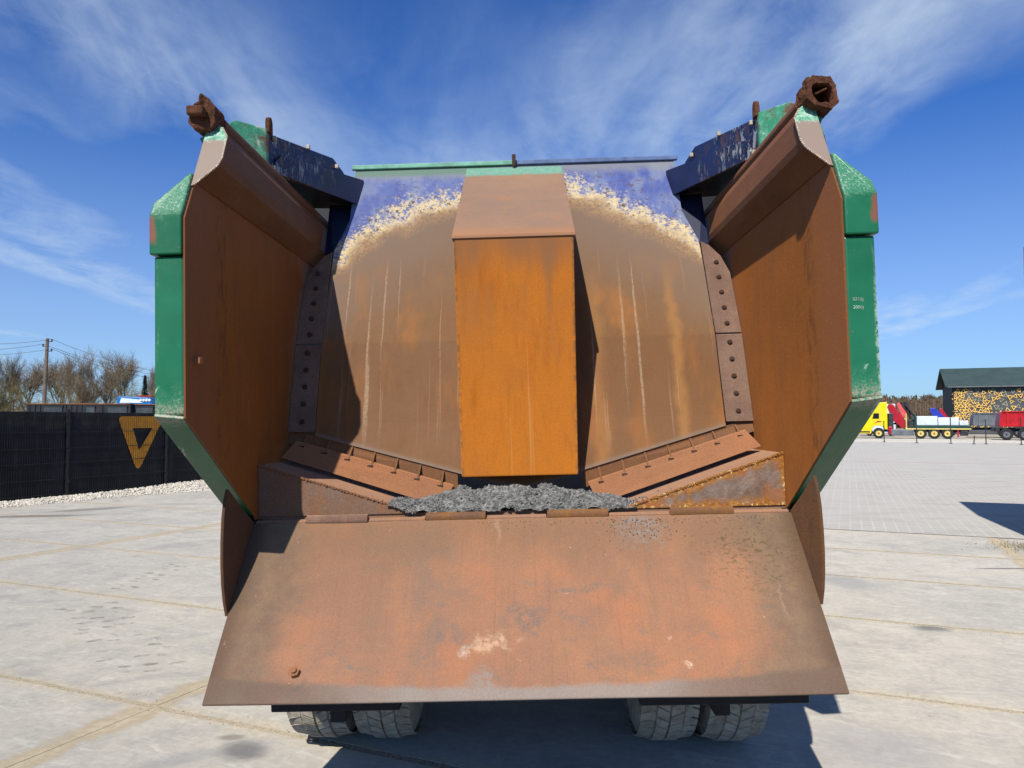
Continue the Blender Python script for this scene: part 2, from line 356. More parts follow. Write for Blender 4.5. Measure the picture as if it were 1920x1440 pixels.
def mat_wedge_oily():
    M = Mat('oily_plate', 0.25, 0, 0.6); v = M.obj(); x, y, z = M.sep(v)
    n = M.noise(v, 12, 6, 0.7, 0.6); n2 = M.noise(v, 50, 5, 0.8)
    n3 = M.noise(v, 5, 4, 0.6)
    col = M.mix(M.step(n, 0.35, 0.65), lin(104, 82, 64), lin(132, 112, 98))
    top = M.math('MULTIPLY_ADD', x, 0.32, 1.07)
    d = M.math('MINIMUM', M.sub(z, 1.215), M.math('MINIMUM', M.sub(top, z), M.sub(1.14, x)))
    e = M.step(M.add(d, M.mul(M.sub(n, 0.5), 0.13)), 0.045, 0.0)
    col = M.mix(e, col, M.mix(M.step(n2, 0.3, 0.7), lin(136, 80, 26), lin(166, 112, 40)))
    col = M.mix(M.mul(M.step(n3, 0.46, 0.60), 0.65), col, lin(150, 90, 38))
    ch = M.mul(M.step(d, 0.02, 0.004), M.step(n2, 0.56, 0.64))
    col = M.mix(ch, col, lin(226, 202, 130))
    M.bump(M.add(n2, n), 0.006, 0.6)
    return M.out(col, M.math('MULTIPLY_ADD', n2, 0.4, 0.12))
def mat_asphalt():
    M = Mat('asphalt_residue', 0.85, 0, 0.25); v = M.obj()
    n = M.noise(v, 60, 6, 0.75); n2 = M.noise(v, 9, 4, 0.6)
    col = M.mix(M.step(n, 0.35, 0.65), lin(78, 77, 74), lin(146, 144, 138))
    col = M.mix(M.mul(M.step(M.noise(v, 22, 4, 0.7), 0.5, 0.62), 0.6), col, lin(62, 63, 64))
    col = M.mix(M.mul(M.step(n2, 0.5, 0.7), 0.5), col, lin(104, 104, 100))
    col = M.mix(M.step(M.noise(v, 120, 2, 0.5), 0.70, 0.74), col, lin(190, 184, 168))
    M.bump(n, 0.006, 0.8)
    return M.out(col)
def mat_tyre():
    M = Mat('dusty_tyre', 0.85, 0, 0.25); v = M.obj()
    n = M.noise(v, 16, 6, 0.7)
    col = M.mix(M.step(n, 0.3, 0.7), lin(146, 136, 118), lin(184, 174, 156))
    M.bump(M.noise(v, 90, 4, 0.7), 0.002, 0.5)
    return M.out(col)

M_wall = mat_wall(); M_beam = mat_beam(); M_ejector = mat_ejector(); M_cover = mat_cover(); M_cover_roof = mat_cover_roof()
M_gate = mat_gate(); M_green = mat_green(); M_green_top = mat_green_top(); M_blue = mat_blue()
M_strip = mat_simple_rust('strip_rust', lin(158, 126, 106), lin(142, 110, 92), lin(172, 136, 112), 5.0)
M_scraper = mat_simple_rust('scraper_rust', lin(174, 122, 86), lin(182, 124, 84), lin(162, 112, 80), 3.0)
M_band = mat_simple_rust('band_rust', lin(160, 112, 76), lin(148, 106, 76), lin(172, 118, 78), 4.0)
M_floor = mat_simple_rust('floor_rust', lin(168, 128, 100), lin(160, 122, 96), lin(180, 130, 92), 4.0)
M_wedge = mat_simple_rust('wedge_rust', lin(150, 112, 84), lin(146, 120, 104), lin(160, 108, 70), 4.5)
M_wedge_oily = mat_wedge_oily()
M_cheek = mat_simple_rust('cheek_rust', lin(104, 78, 60), lin(116, 80, 52), lin(92, 70, 58), 3.0)
M_block = mat_simple_rust('scaly_rust', lin(128, 84, 60), lin(96, 60, 44), lin(158, 110, 78), 14.0, 0.85, 0.05, 0.012)
M_hinge = mat_simple_rust('hinge_rust', lin(150, 104, 62), lin(128, 94, 70), lin(176, 116, 48), 6.0, 0.5)
M_bolt = mat_simple_rust('bolt_rust', lin(96, 72, 60), lin(84, 62, 50), lin(110, 82, 66), 20.0)
M_edge = mat_simple_rust('edge_rust', lin(112, 80, 62), lin(136, 96, 74), lin(96, 70, 56), 12.0)
M_black = plain('black_chassis_and_gap_shade', (0.012, 0.012, 0.013, 1), 0.45, 0.3, 8)  # also used for the plates that stand for shade in the guide-arm gaps
M_navy = plain('dark_navy_paint', lin(24, 30, 54), 0.5, 0.3, 8)
M_tyre = mat_tyre()
M_rim = plain('steel_rim', (0.16, 0.16, 0.16, 1), 0.5, 0.3, 8, 0.3)
M_asphalt = mat_asphalt()

# ------------------------------------------------------------------ mesh helpers
class MB:
    def __init__(s): s.v = []; s.f = []
    def poly(s, pts, faces):
        o = len(s.v); s.v += [tuple(p) for p in pts]; s.f += [tuple(i + o for i in f) for f in faces]; return s
    def box(s, c, sz, rot=None):
        m = rot if rot is not None else Matrix.Identity(3)
        pts = [Vector(c) + m @ Vector((sx * sz[0] / 2, sy * sz[1] / 2, sz2 * sz[2] / 2)) for sx in (-1, 1) for sy in (-1, 1) for sz2 in (-1, 1)]
        return s.poly(pts, [(0, 1, 3, 2), (4, 6, 7, 5), (0, 4, 5, 1), (2, 3, 7, 6), (0, 2, 6, 4), (1, 5, 7, 3)])
    def prism(s, a, b):
        """closed solid between two matching polygons (lists of 3D points)"""
        n = len(a); o = [tuple(p) for p in a] + [tuple(p) for p in b]
        return s.poly(o, [tuple(range(n - 1, -1, -1)), tuple(range(n, 2 * n))] + [(i, (i + 1) % n, (i + 1) % n + n, i + n) for i in range(n)])
    def slab(s, pts, off):
        """flat polygon given a thickness vector"""
        off = Vector(off); return s.prism(pts, [Vector(p) + off for p in pts])
    def tube(s, p0, p1, r0, r1=None, n=8, caps=True):
        r1 = r0 if r1 is None else r1
        p0, p1 = Vector(p0), Vector(p1); d = (p1 - p0).normalized()
        a = d.orthogonal().normalized(); b = d.cross(a)
        o = len(s.v)
        for p, r in ((p0, r0), (p1, r1)):
            for i in range(n):
                t = 2 * math.pi * i / n; s.v.append(tuple(p + (a * math.cos(t) + b * math.sin(t)) * r))
        for i in range(n): s.f.append((o + i, o + (i + 1) % n, o + n + (i + 1) % n, o + n + i))
        if caps: s.f.append(tuple(o + i for i in range(n - 1, -1, -1))); s.f.append(tuple(o + n + i for i in range(n)))
        return s
    def lathe(s, prof, c, axis='x', n=24):
        """profile of (offset along axis, radius) closed ring around axis"""
        o = len(s.v); m = len(prof)
        for i in range(n):
            t = 2 * math.pi * i / n; ct, st = math.cos(t), math.sin(t)
            for a, r in prof:
                p = (a, r * ct, r * st) if axis == 'x' else ((r * ct, a, r * st) if axis == 'y' else (r * ct, r * st, a))
                s.v.append((c[0] + p[0], c[1] + p[1], c[2] + p[2]))
        for i in range(n):
            j = (i + 1) % n
            for k in range(m): s.f.append((o + i * m + k, o + i * m + (k + 1) % m, o + j * m + (k + 1) % m, o + j * m + k))
        return s
    def mesh(s, name):
        me = bpy.data.meshes.new(name); me.from_pydata(s.v, [], s.f); me.update()
        bm = bmesh.new(); bm.from_mesh(me); bmesh.ops.recalc_face_normals(bm, faces=bm.faces); bm.to_mesh(me); bm.free()
        return me
    def build(s, name, mat, parent=None, bevel=0, smooth=False, loc=None, rotz=None):
        me = s.mesh(name); me.materials.append(mat)
        if smooth:
            for p in me.polygons: p.use_smooth = True
        return link(name, me, parent, bevel, loc, rotz)
def link(name, me, parent=None, bevel=0, loc=None, rotz=None):
    o = bpy.data.objects.new(name, me); C.objects.link(o)
    if parent is not None: o.parent = parent
    if loc is not None: o.location = loc
    if rotz is not None: o.rotation_euler.z = rotz
    if bevel:
        md = o.modifiers.new('bevel', 'BEVEL'); md.width = bevel; md.segments = 2; md.limit_method = 'ANGLE'; md.angle_limit = R(35)
    return o
def empty(name, loc=(0, 0, 0), rotz=0, parent=None):
    o = bpy.data.objects.new(name, None); C.objects.link(o); o.location = loc; o.rotation_euler.z = rotz
    o.empty_display_size = 0.2
    if parent is not None: o.parent = parent
    return o
def tag(o, label=None, cat=None, group=None, kind=None):
    if label: o['label'] = label
    if cat: o['category'] = cat
    if group: o['group'] = group
    if kind: o['kind'] = kind
    return o
def copy_tree(o, parent=None):
    c = o.copy(); C.objects.link(c); c.parent = parent
    for ch in list(o.children): copy_tree(ch, c)
    return c
def px(u, v, Z=0.0):
    """point of the ground plane (height Z) seen at photograph pixel u, v: used to survey the yard"""
    a = (u - 960) / 1441.0; b = (720 - v) / 1441.0
    r = (a, math.cos(PITCH) - b * math.sin(PITCH), math.sin(PITCH) + b * math.cos(PITCH))
    t = (Z - 1.6) / r[2]
    return Vector((a * t, r[1] * t, Z))

# yard axes: everything in the yard is laid out on a grid turned 23.6 degrees
YA = R(23.6)
A = Vector((math.sin(YA), math.cos(YA), 0)); B = Vector((math.cos(YA), -math.sin(YA), 0))
def yd(s, t, z=0.0): return A * s + B * t + Vector((0, 0, z))
def st_coords(M):
    x, y, z = M.sep(M.pos())
    s = M.add(M.mul(x, A.x), M.mul(y, A.y)); t = M.add(M.mul(x, B.x), M.mul(y, B.y))
    return s, t
# ------------------------------------------------------------------ the setting: ground, slabs, pavers, gravel
ROW0, ROWH, COL0, COLW = 3.23, 1.84, -3.6, 5.4
def mat_concrete():
    M = Mat('concrete_slab', 0.85, 0, 0.25); v = M.pos(); x, y, z = M.sep(v); s, t = st_coords(M)
    st = M.comb(s, t, 0.0)
    n1 = M.noise(v, 0.55, 5, 0.6, 0.3); n2 = M.noise(v, 3.2, 6, 0.68, 0.4); n3 = M.noise(v, 22, 6, 0.75)
    brush = M.noise(M.scale(st, 26, 2.4, 1), 1.0, 5, 0.65, 0.3)
    brush2 = M.noise(M.scale(st, 3.0, 14.0, 1), 1.0, 4, 0.6, 0.3)
    col = M.mix(M.step(n1, 0.3, 0.7), lin(182, 177, 166), lin(198, 190, 176))
    col = M.mix(M.mul(M.step(n2, 0.45, 0.72), 0.55), col, lin(166, 163, 156))
    col = M.mix(M.mul(M.step(n2, 0.46, 0.28), 0.5), col, lin(206, 200, 188))
    col = M.mix(M.mul(M.step(brush, 0.5, 0.72), 0.35), col, lin(214, 209, 200))
    col = M.mix(M.mul(M.step(brush2, 0.55, 0.75), 0.22), col, lin(150, 148, 144))
    col = M.mix(0.35, col, M.mix(1.0, col, M.mix(M.step(n3, 0.3, 0.7), (0.72, 0.72, 0.72, 1), (1.2, 1.2, 1.18, 1)), 'MULTIPLY'))
    br3 = M.noise(M.scale(st, 4.0, 1.6, 1, (3, 1, 0)), 2.4, 4, 0.75, 0.8)
    col = M.mix(M.mul(M.step(br3, 0.54, 0.66), 0.35), col, lin(222, 216, 204))
    col = M.mix(M.mul(M.step(M.noise(v, 1.3, 4, 0.7, 0.6), 0.52, 0.68), 0.5), col, lin(156, 152, 146))
    col = M.mix(M.mul(M.step(M.noise(v, 9, 3, 0.6), 0.70, 0.76), 0.5), col, lin(120, 114, 104))
    # sand carried out of the joints
    fs = M.math('ABSOLUTE', M.sub(M.math('FRACT', M.add(M.math('DIVIDE', M.sub(s, ROW0), ROWH), 0.5)), 0.5))
    ft = M.math('ABSOLUTE', M.sub(M.math('FRACT', M.add(M.math('DIVIDE', M.sub(t, COL0), COLW), 0.5)), 0.5))
    dj = M.math('MINIMUM', M.mul(fs, ROWH), M.mul(ft, COLW))
    sand = M.step(M.add(dj, M.mul(M.sub(n2, 0.5), 0.30)), 0.13, 0.0)
    dirt = M.step(M.add(M.mul(ft, COLW), M.mul(M.sub(n2, 0.5), 0.34)), 0.15, 0.04)
    col = M.mix(M.mul(dirt, 0.9), col, lin(172, 152, 118))
    col = M.mix(M.mul(sand, 0.7), col, M.mix(M.step(n3, 0.3, 0.7), lin(184, 170, 144), lin(210, 198, 174)))
    # damp and oily stains, and other dark patches
    def ground_mark(u, w, rx, ry, ang, c, f, wob=0.5):
        nonlocal col
        p = px_early(u, w); ca, sa = math.cos(R(ang)), math.sin(R(ang))
        ax = M.sub(x, p[0]); ay = M.sub(y, p[1])
        a = M.math('DIVIDE', M.add(M.mul(ax, ca), M.mul(ay, sa)), rx); b = M.math('DIVIDE', M.sub(M.mul(ay, ca), M.mul(ax, sa)), ry)
        d = M.add(M.math('SQRT', M.add(M.mul(a, a), M.mul(b, b))), M.mul(M.sub(n2, 0.5), wob * 2.4))
        col = M.mix(M.mul(M.step(d, 1.0, 0.35), f), col, c)
    ground_mark(455, 1408, 0.17, 0.16, 0, lin(104, 104, 104), 0.75, 0.5)
    ground_mark(435, 1382, 0.09, 0.05, 0, lin(134, 126, 112), 0.7, 0.3)
    ground_mark(330, 1425, 0.28, 0.10, 30, lin(150, 150, 150), 0.5)
    ground_mark(1745, 1178, 0.20, 0.14, 0, lin(112, 112, 108), 0.8, 0.45)
    ground_mark(1585, 1090, 0.32, 0.55, 0, lin(150, 148, 150), 0.55, 0.3)
    ground_mark(1890, 1066, 0.5, 0.05, 0, lin(96, 96, 94), 0.8, 0.25)  # thin dark streak across the slabs at the right edge
    ground_mark(60, 968, 1.3, 0.25, 10, lin(120, 114, 106), 0.8, 0.35)
    ground_mark(170, 955, 1.0, 0.3, 40, lin(124, 118, 108), 0.7, 0.35)
    ground_mark(340, 945, 0.8, 0.12, 0, lin(140, 124, 108), 0.6, 0.3)
    ground_mark(1640, 1400, 0.45, 0.4, 0, lin(160, 156, 158), 0.5, 0.5)
    M.bump(M.add(M.mul(brush, 0.6), M.add(M.mul(n3, 0.5), n2)), 0.006, 0.5)
    return M.out(col, None, 0.70)
px_early = px
def mat_pavers():
    M = Mat('paver_field', 0.85, 0, 0.25); v = M.pos(); s, t = st_coords(M)
    br = M.node('ShaderNodeTexBrick'); br.offset = 0.5
    br.inputs['Scale'].default_value = 1.0; br.inputs['Mortar Size'].default_value = 0.012; br.inputs['Brick Width'].default_value = 0.2
    br.inputs['Row Height'].default_value = 0.16; br.inputs['Color1'].default_value = lin(168, 163, 152); br.inputs['Color2'].default_value = lin(180, 174, 162)
    br.inputs['Mortar'].default_value = lin(204, 199, 188); br.inputs['Mortar Smooth'].default_value = 0.2
    M.put(br.inputs['Vector'], M.comb(s, t, 0.0))
    n = M.noise(v, 0.35, 6, 0.65, 0.4); n2 = M.noise(M.scale(v, 0.5, 1.4, 1), 1.5, 6, 0.7)
    col = M.mix(M.math('MULTIPLY_ADD', M.step(n, 0.3, 0.7), 0.50, 0.42), br.outputs['Color'], lin(186, 182, 174))
    col = M.mix(M.mul(M.step(n2, 0.45, 0.70), 0.6), col, lin(164, 159, 150))
    p = px_early(1750, 868); s0 = p.x * A.x + p.y * A.y
    red = M.mul(M.step(M.math('ABSOLUTE', M.sub(s, s0)), 0.14, 0.10), 0.65)
    col = M.mix(red, col, lin(172, 132, 128))
    M.bump(br.outputs['Fac'], 0.004, -0.6)
    return M.out(col, None, 0.70)
def mat_gravel(name, a, b, c, sc=30):
    M = Mat(name, 0.95, 0, 0.15); v = M.pos()
    vo = M.node('ShaderNodeTexVoronoi'); vo.inputs['Scale'].default_value = sc; M.put(vo.inputs['Vector'], v)
    n = M.noise(v, 0.3, 5, 0.65)
    col = M.mix(M.step(M.sep(vo.outputs['Color'])[0], 0.2, 0.8), a, b)
    col = M.mix(M.mul(M.step(n, 0.45, 0.65), 0.7), col, c)
    M.bump(vo.outputs['Distance'], 0.02, 0.6)
    return M.out(col, None, 0.78)
M_conc = mat_concrete(); M_paver = mat_pavers()
M_sand = mat_gravel('joint_sand', lin(170, 156, 130), lin(200, 188, 164), lin(184, 172, 150), 120)
M_ground = mat_gravel('yard_gravel', lin(150, 142, 126), lin(186, 178, 162), lin(132, 120, 96), 9)
M_white_gravel = mat_gravel('white_gravel', lin(186, 180, 166), lin(206, 202, 190), lin(170, 164, 148), 14)

ground = MB().poly([(-1500, -300, -0.06), (1500, -300, -0.06), (1500, 2200, -0.06), (-1500, 2200, -0.06)], [(0, 1, 2, 3)]).build('ground', M_ground)
tag(ground, 'pale gravel ground stretching to the horizon behind the yard', 'ground', kind='structure')
def sheet(name, s0, s1, t0, t1, z, mat):
    return MB().poly([yd(s0, t0, z), yd(s0, t1, z), yd(s1, t1, z), yd(s1, t0, z)], [(0, 1, 2, 3)]).build(name, mat)
# slabs: laid in rows, each one its own piece with open sand-filled joints, a few millimetres out of level
yard = sheet('concrete_yard', -6.0, 12.35, -14.6, 18.2, -0.0045, M_sand)
tag(yard, 'pale concrete slab yard with sandy joints in front of the trailer', 'yard', kind='structure')
S_END = ROW0 + 5 * ROWH                                   # pavers begin here on the right
def slab(s0, s1, t0, t1):
    g = 0.018 + random.random() * 0.012
    mb = MB()
    z = [0.0 + random.uniform(-0.002, 0.002) for _ in range(4)]
    def edge(p, q, n, k):
        out = []
        for i in range(n):
            f = i / n
            out.append((p[0] + (q[0] - p[0]) * f + (random.uniform(-k, k) if 0 < i else 0), p[1] + (q[1] - p[1]) * f + (random.uniform(-k, k) if 0 < i else 0), p[2] + (q[2] - p[2]) * f))
        return out
    h = 0.001
    c = [(s0 + g, t0 + h, z[0]), (s0 + g, t1 - h, z[1]), (s1 - g, t1 - h, z[2]), (s1 - g, t0 + h, z[3])]
    rim = edge(c[0], c[1], 22, .007) + edge(c[1], c[2], 9, .0) + edge(c[2], c[3], 22, .007) + edge(c[3], c[0], 9, .0)
    mid = ((s0 + s1) / 2, (t0 + t1) / 2)
    top = [yd(p[0], p[1], p[2]) for p in rim]; low = [yd(p[0], p[1], -0.05) for p in rim]
    n = len(rim); ctr = yd(mid[0], mid[1], sum(z) / 4)
    mb.poly(top + low + [ctr], [(i, (i + 1) % n, 2 * n) for i in range(n)] + [(i, n + i, n + (i + 1) % n, (i + 1) % n) for i in range(n)])
    mb.build('slab', M_conc, yard)
for k in range(-4, 5):
    for j in range(-2, 4):
        slab(ROW0 + k * ROWH, ROW0 + (k + 1) * ROWH, COL0 + j * COLW, COL0 + (j + 1) * COLW)
yard_far = sheet('concrete_yard', 12.37, 24.0, -14.6, -3.62, -0.0045, M_sand)
tag(yard_far, 'far concrete slabs running along the black fence on the left', 'yard', kind='structure')
for k in range(5, 11):
    for j in range(-2, 0):
        s0, s1 = ROW0 + k * ROWH, ROW0 + (k + 1) * ROWH; t0, t1 = COL0 + j * COLW, COL0 + (j + 1) * COLW
        old = yard; yard = yard_far; slab(s0, s1, t0, t1); yard = old
pv = sheet('paver_yard', S_END + 0.02, 66.0, -3.58, 60.0, 0.002, M_paver)
tag(pv, 'grey block paving reaching back to the parked trucks on the right', 'paving', kind='structure')
gb = sheet('gravel_verge', 66.05, 81.0, -6, 75.0, -0.02, M_white_gravel)
tag(gb, 'white gravel strip between the paving and the parked trucks', 'gravel', kind='structure')

# ------------------------------------------------------------------ the trailer
TR_YAW, TR_ROLL = R(-1.227), R(-1.434)
trailer = empty('semi_trailer', (0.0657, 3.315, 0.0))
trailer.rotation_euler = (0, TR_ROLL, TR_YAW)
tag(trailer, 'large rusty green and blue push-off tipper trailer with open rear and lowered tailgate', 'trailer')
W = 1.14; TH = 0.007; LEN = 7.0
# profile of a side wall (y, z)
P_HINGE, P_LOW, P_UP, P_TOP = (0.02, 1.20), (-0.678, 1.639), (-0.678, 2.342), (-0.439, 2.788)
def yrear(z):                                    # rear edge of the wall above the kink
    return P_UP[0] + (z - P_UP[1]) * (P_TOP[0] - P_UP[0]) / (P_TOP[1] - P_UP[1])
scale_tex = bpy.data.textures.new('scale', 'CLOUDS'); scale_tex.noise_scale = 0.03; scale_tex.noise_depth = 3
def scaly(o, k=0.013):
    m = o.modifiers.new('sub', 'SUBSURF'); m.subdivision_type = 'SIMPLE'; m.levels = m.render_levels = 4
    d = o.modifiers.new('disp', 'DISPLACE'); d.texture = scale_tex; d.strength = k; d.mid_level = 0.5; d.texture_coords = 'LOCAL'
    return o
for sg in (-1, 1):
    prof = [P_HINGE, P_LOW, P_UP, P_TOP, (LEN, 2.788), (LEN, 1.20)]
    wall = MB().prism([(sg * W, y, z) for y, z in prof], [(sg * (W + TH), y, z) for y, z in prof]).build('side_wall', M_wall, trailer)
    tag(wall, 'shaded dark orange-brown inner side wall' if sg < 0 else 'sunlit brown inner side wall')
    # rolled top beam, cut along the sloped rear edge
    sec = [(W - 0.002, 2.786), (1.085, 2.735), (1.068, 2.695), (1.066, 2.60), (1.072, 2.57), (W - 0.002, 2.49)]
    a = [(sg * x, yrear(z) + 0.004, z) for x, z in sec]; b = [(sg * x, LEN, z) for x, z in sec]
    MB().prism(a, b).build('top_beam', M_beam, wall, 0.006)
    # end plate of that beam: green at the top, bare below, with a weld seam
    sec2 = [(W + TH, 2.792), (1.086, 2.742), (1.060, 2.70), (1.058, 2.595), (1.068, 2.562), (W - 0.004, 2.480), (W + TH, 2.474)]
    a = [(sg * x, yrear(z) - 0.010, z) for x, z in sec2]; b = [(sg * x, yrear(z) + 0.002, z) for x, z in sec2]
    mp = Mat('beam_end_paint', 0.5, 0, 0.35); v = mp.obj(); z_ = mp.sep(v)[2]
    n_ = mp.noise(v, 60, 5, 0.8)
    f_ = mp.step(mp.add(z_, mp.mul(mp.sub(n_, 0.5), 0.05)), 2.672, 2.690)
    c_ = mp.mix(f_, lin(138, 120, 106), mp.mix(mp.step(n_, 0.4, 0.62), lin(60, 142, 108), lin(168, 196, 174)))
    x_ = mp.math('ABSOLUTE', mp.sep(v)[0])
    m_plate = mp.out(c_)
    MB().prism(a, b).build('beam_end_plate', m_plate, wall, 0.003)
    # weld bead along the plate edge
    wb = MB()
    for i in range(1, 5):
        p, q = Vector(a[i]), Vector(a[i + 1])
        k = max(2, int((q - p).length / 0.008))
        for j in range(k):
            c = p.lerp(q, (j + .5) / k); wb.box(c, (0.005, 0.005, 0.006), Matrix.Rotation(random.random() * 3, 3, 'Y'))
    mw = plain('weld_bead', lin(176, 160, 140), 0.6, 0.5, 90)
    wb.build('weld_bead', mw, wall)
    # pipe on the top edge and its scaly stop block
    MB().tube((sg * 1.128, -0.42, 2.776), (sg * 1.128, LEN, 2.776), 0.034, n=20, caps=True).build('top_pipe', M_beam, wall, smooth=False)
    blk = MB(); tf = lambda x, z: (math.copysign(1.146 + (abs(x) - 1.18) * 0.72, x), 2.783 + (z - 2.83) * 0.72)
    if sg < 0:
        nb = 7; rings = []
        base = [(-1.245, 2.775), (-1.235, 2.845), (-1.19, 2.885), (-1.182, 2.925), (-1.165, 2.925), (-1.145, 2.895), (-1.115, 2.865), (-1.118, 2.78), (-1.15, 2.745), (-1.22, 2.745)]; base = [tf(*b_) for b_ in base]
        blk.prism([(x, -0.53 + 0.02 * ((x + 1.146) > 0), z) for x, z in base], [(x, -0.42, z) for x, z in base])
        so = scaly(blk.build('pipe_stop', M_block, wall))
        MB().box((-1.158, -0.540, 2.780), (0.062, 0.040, 0.034)).build('stop_pad', M_block, wall, 0.006)
    else:
        ring_o = [(1.112, 2.80), (1.118, 2.885), (1.150, 2.915), (1.238, 2.905), (1.262, 2.86), (1.274, 2.775), (1.240, 2.738), (1.150, 2.765)]
        ring_i = [(1.140, 2.812), (1.142, 2.862), (1.16, 2.876), (1.228, 2.872), (1.242, 2.850), (1.250, 2.790), (1.232, 2.768), (1.175, 2.776)]; ring_o = [tf(*b_) for b_ in ring_o]; ring_i = [tf(*b_) for b_ in ring_i]
        n = len(ring_o); y0, y1 = -0.525, -0.41
        pts = [(x, y0, z) for x, z in ring_o] + [(x, y0, z) for x, z in ring_i] + [(x, y1, z) for x, z in ring_o] + [(x, y1, z) for x, z in ring_i]
        fs = []
        for i in range(n):
            j = (i + 1) % n
            fs += [(i, j, n + j, n + i), (i, 2 * n + i, 2 * n + j, j), (n + i, n + j, 3 * n + j, 3 * n + i), (2 * n + i, 3 * n + i, 3 * n + j, 2 * n + j)]
        blk.poly(pts, fs); blk.poly([(x, y1 - 0.004, z) for x, z in ring_i], [tuple(range(n))])
        scaly(blk.build('pipe_stop', M_block, wall))
        MB().slab([(1.14, -0.51, 2.778), (1.18, -0.51, 2.798), (1.18, -0.45, 2.80), (1.128, -0.44, 2.798)], (0, 0, 0.008)).build('stop_flap', M_block, wall, 0.002)
        for k in range(3): MB().box((1.115 + 0.030 * k, -0.48, 2.838 + 0.004 * (k % 2)), (0.016, 0.05, 0.024)).build('rust_flake', M_block, wall, 0.006)
    MB().prism([(sg * x, -0.47, z) for x, z in [(1.155, 2.66), (1.175, 2.705), (1.155, 2.712)]], [(sg * x, -0.38, z) for x, z in [(1.155, 2.66), (1.175, 2.705), (1.155, 2.712)]]).build('stop_bracket', M_green, wall)
    # green rear column, its proud cap with the sloped head, and the sloped lower flange
    x0, x1 = W + TH + 0.001, 1.252
    MB().box((sg * (x0 + x1) / 2, -0.678 + 0.06 + 0.004, (1.651 + 2.209) / 2), (x1 - x0, 0.12, 2.209 - 1.651)).build('rear_column', M_green, wall, 0.008)
    xo = 1.272
    xo = 1.262; q = [(x0, -0.690, 2.212), (xo, -0.690, 2.212), (xo, -0.690, 2.352), (x0, -0.690, 2.352), (xo - 0.006, -0.668, 2.402), (x0 + 0.012, -0.604, 2.524), (x0, -0.602, 2.530)]
    bk_ = [(x, -0.50, z) for x, y, z in q]; nq = len(q)
    fc = [(0, 1, 2, 3), (3, 2, 4, 5, 6)]; rim = [0, 1, 2, 4, 5, 6, 3]
    fc += [(rim[i], rim[(i + 1) % 7], nq + rim[(i + 1) % 7], nq + rim[i]) for i in range(7)] + [tuple(nq + i for i in reversed(rim))]
    MB().poly([(sg * x, y, z) for x, y, z in q + bk_], fc).build('column_cap', M_green, wall, 0.006)
    fl = [(x0, P_LOW[0], P_LOW[1] - 0.002), (x1, P_LOW[0], P_LOW[1] + 0.010), (x1, -0.05, 1.258), (x0, -0.02, 1.225)]
    MB().slab([(sg * x, y, z) for x, y, z in fl], (0, 0.006, 0.010)).build('lower_flange', M_green, wall, 0.002)
    sk = [(0.06, 1.23), (-0.54, 1.645), (-0.54, 2.19), (-0.30, 2.74), (LEN, 2.74), (LEN, 1.23)]
    MB().prism([(sg * 1.225, y, z) for y, z in sk], [(sg * 1.237, y, z) for y, z in sk]).build('outer_skin', M_green, wall)
    MB().box((sg * (x0 + 0.045), -0.02, 1.205), (0.07, 0.10, 0.05)).build('flange_stop', M_black, wall, 0.004)
tab = MB().box((-1.128, -0.60, 1.845), (0.024, 0.03, 0.022)).build('welded_tab', M_scraper, trailer, 0.002)
MB().box((0, LEN + 0.02, 2.0), (2.5, 0.03, 1.55)).build('front_wall', M_green, trailer)

# scratched figures on the right column
def text_mesh(body, size, mat, parent, name, M4):
    cu = bpy.data.curves.new('t', 'FONT'); cu.body = body; cu.size = size; cu.extrude = 0.0006; cu.align_x = 'LEFT'
    to = bpy.data.objects.new('t', cu); C.objects.link(to)
    bpy.context.view_layer.update()
    me = bpy.data.meshes.new_from_object(to.evaluated_get(bpy.context.evaluated_depsgraph_get()))
    bpy.data.objects.remove(to); me.transform(M4); me.materials.append(mat)
    return link(name, me, parent)
m_scr = plain('scratched_bare', lin(150, 176, 152), 0.7, 0.4, 60)
rw = [c for c in trailer.children if c.name.startswith('side_wall')][1]
for i, tx in enumerate(('0250)', '2000)')):
    text_mesh(tx, 0.016, m_scr, rw, 'scratched_number', Matrix.Translation((1.166, -0.6752, 1.985 - 0.028 * i)) @ Matrix.Rotation(R(90), 4, 'X') @ Matrix.Rotation(R(-3), 4, 'Z'))

# trough floor
FZ, FX = 1.215, 0.45
def zfloor(x): return FZ if abs(x) < FX else FZ + (abs(x) - FX) * 0.322
fp = [(-1.139, zfloor(1.139)), (-FX, FZ), (FX, FZ), (1.139, zfloor(1.139)), (1.139, 1.19), (-1.139, 1.19)]
MB().prism([(x, 0.03, z) for x, z in fp], [(x, LEN, z) for x, z in fp]).build('floor', M_floor, trailer)
for sg in (-1, 1):
    tri = [(sg * 0.43, 0.022, 1.214), (sg * 1.137, 0.022, 1.214), (sg * 1.137, 0.022, zfloor(1.137) + 0.006), (sg * FX, 0.022, FZ + 0.006)]
    MB().slab(tri, (0, 0.007, 0)).build('floor_end_plate', M_wedge_oily if sg > 0 else M_wedge, trailer, 0.001)
    wb = MB()
    for i in range(90):
        t = (i + random.random()) / 90; x = FX + (1.137 - FX) * t
        wb.box((sg * x, 0.020 + random.uniform(-.003, .003), zfloor(x) + 0.003), (0.010, 0.007, 0.006), Matrix.Rotation(random.random() * 3, 3, 'Y'))
    wb.build('weld_bead', M_wedge_oily if sg > 0 else M_band, trailer)
MB().box((0, 0.08, 1.145), (2.3, 0.14, 0.085)).build('rear_crossmember', M_black, trailer)

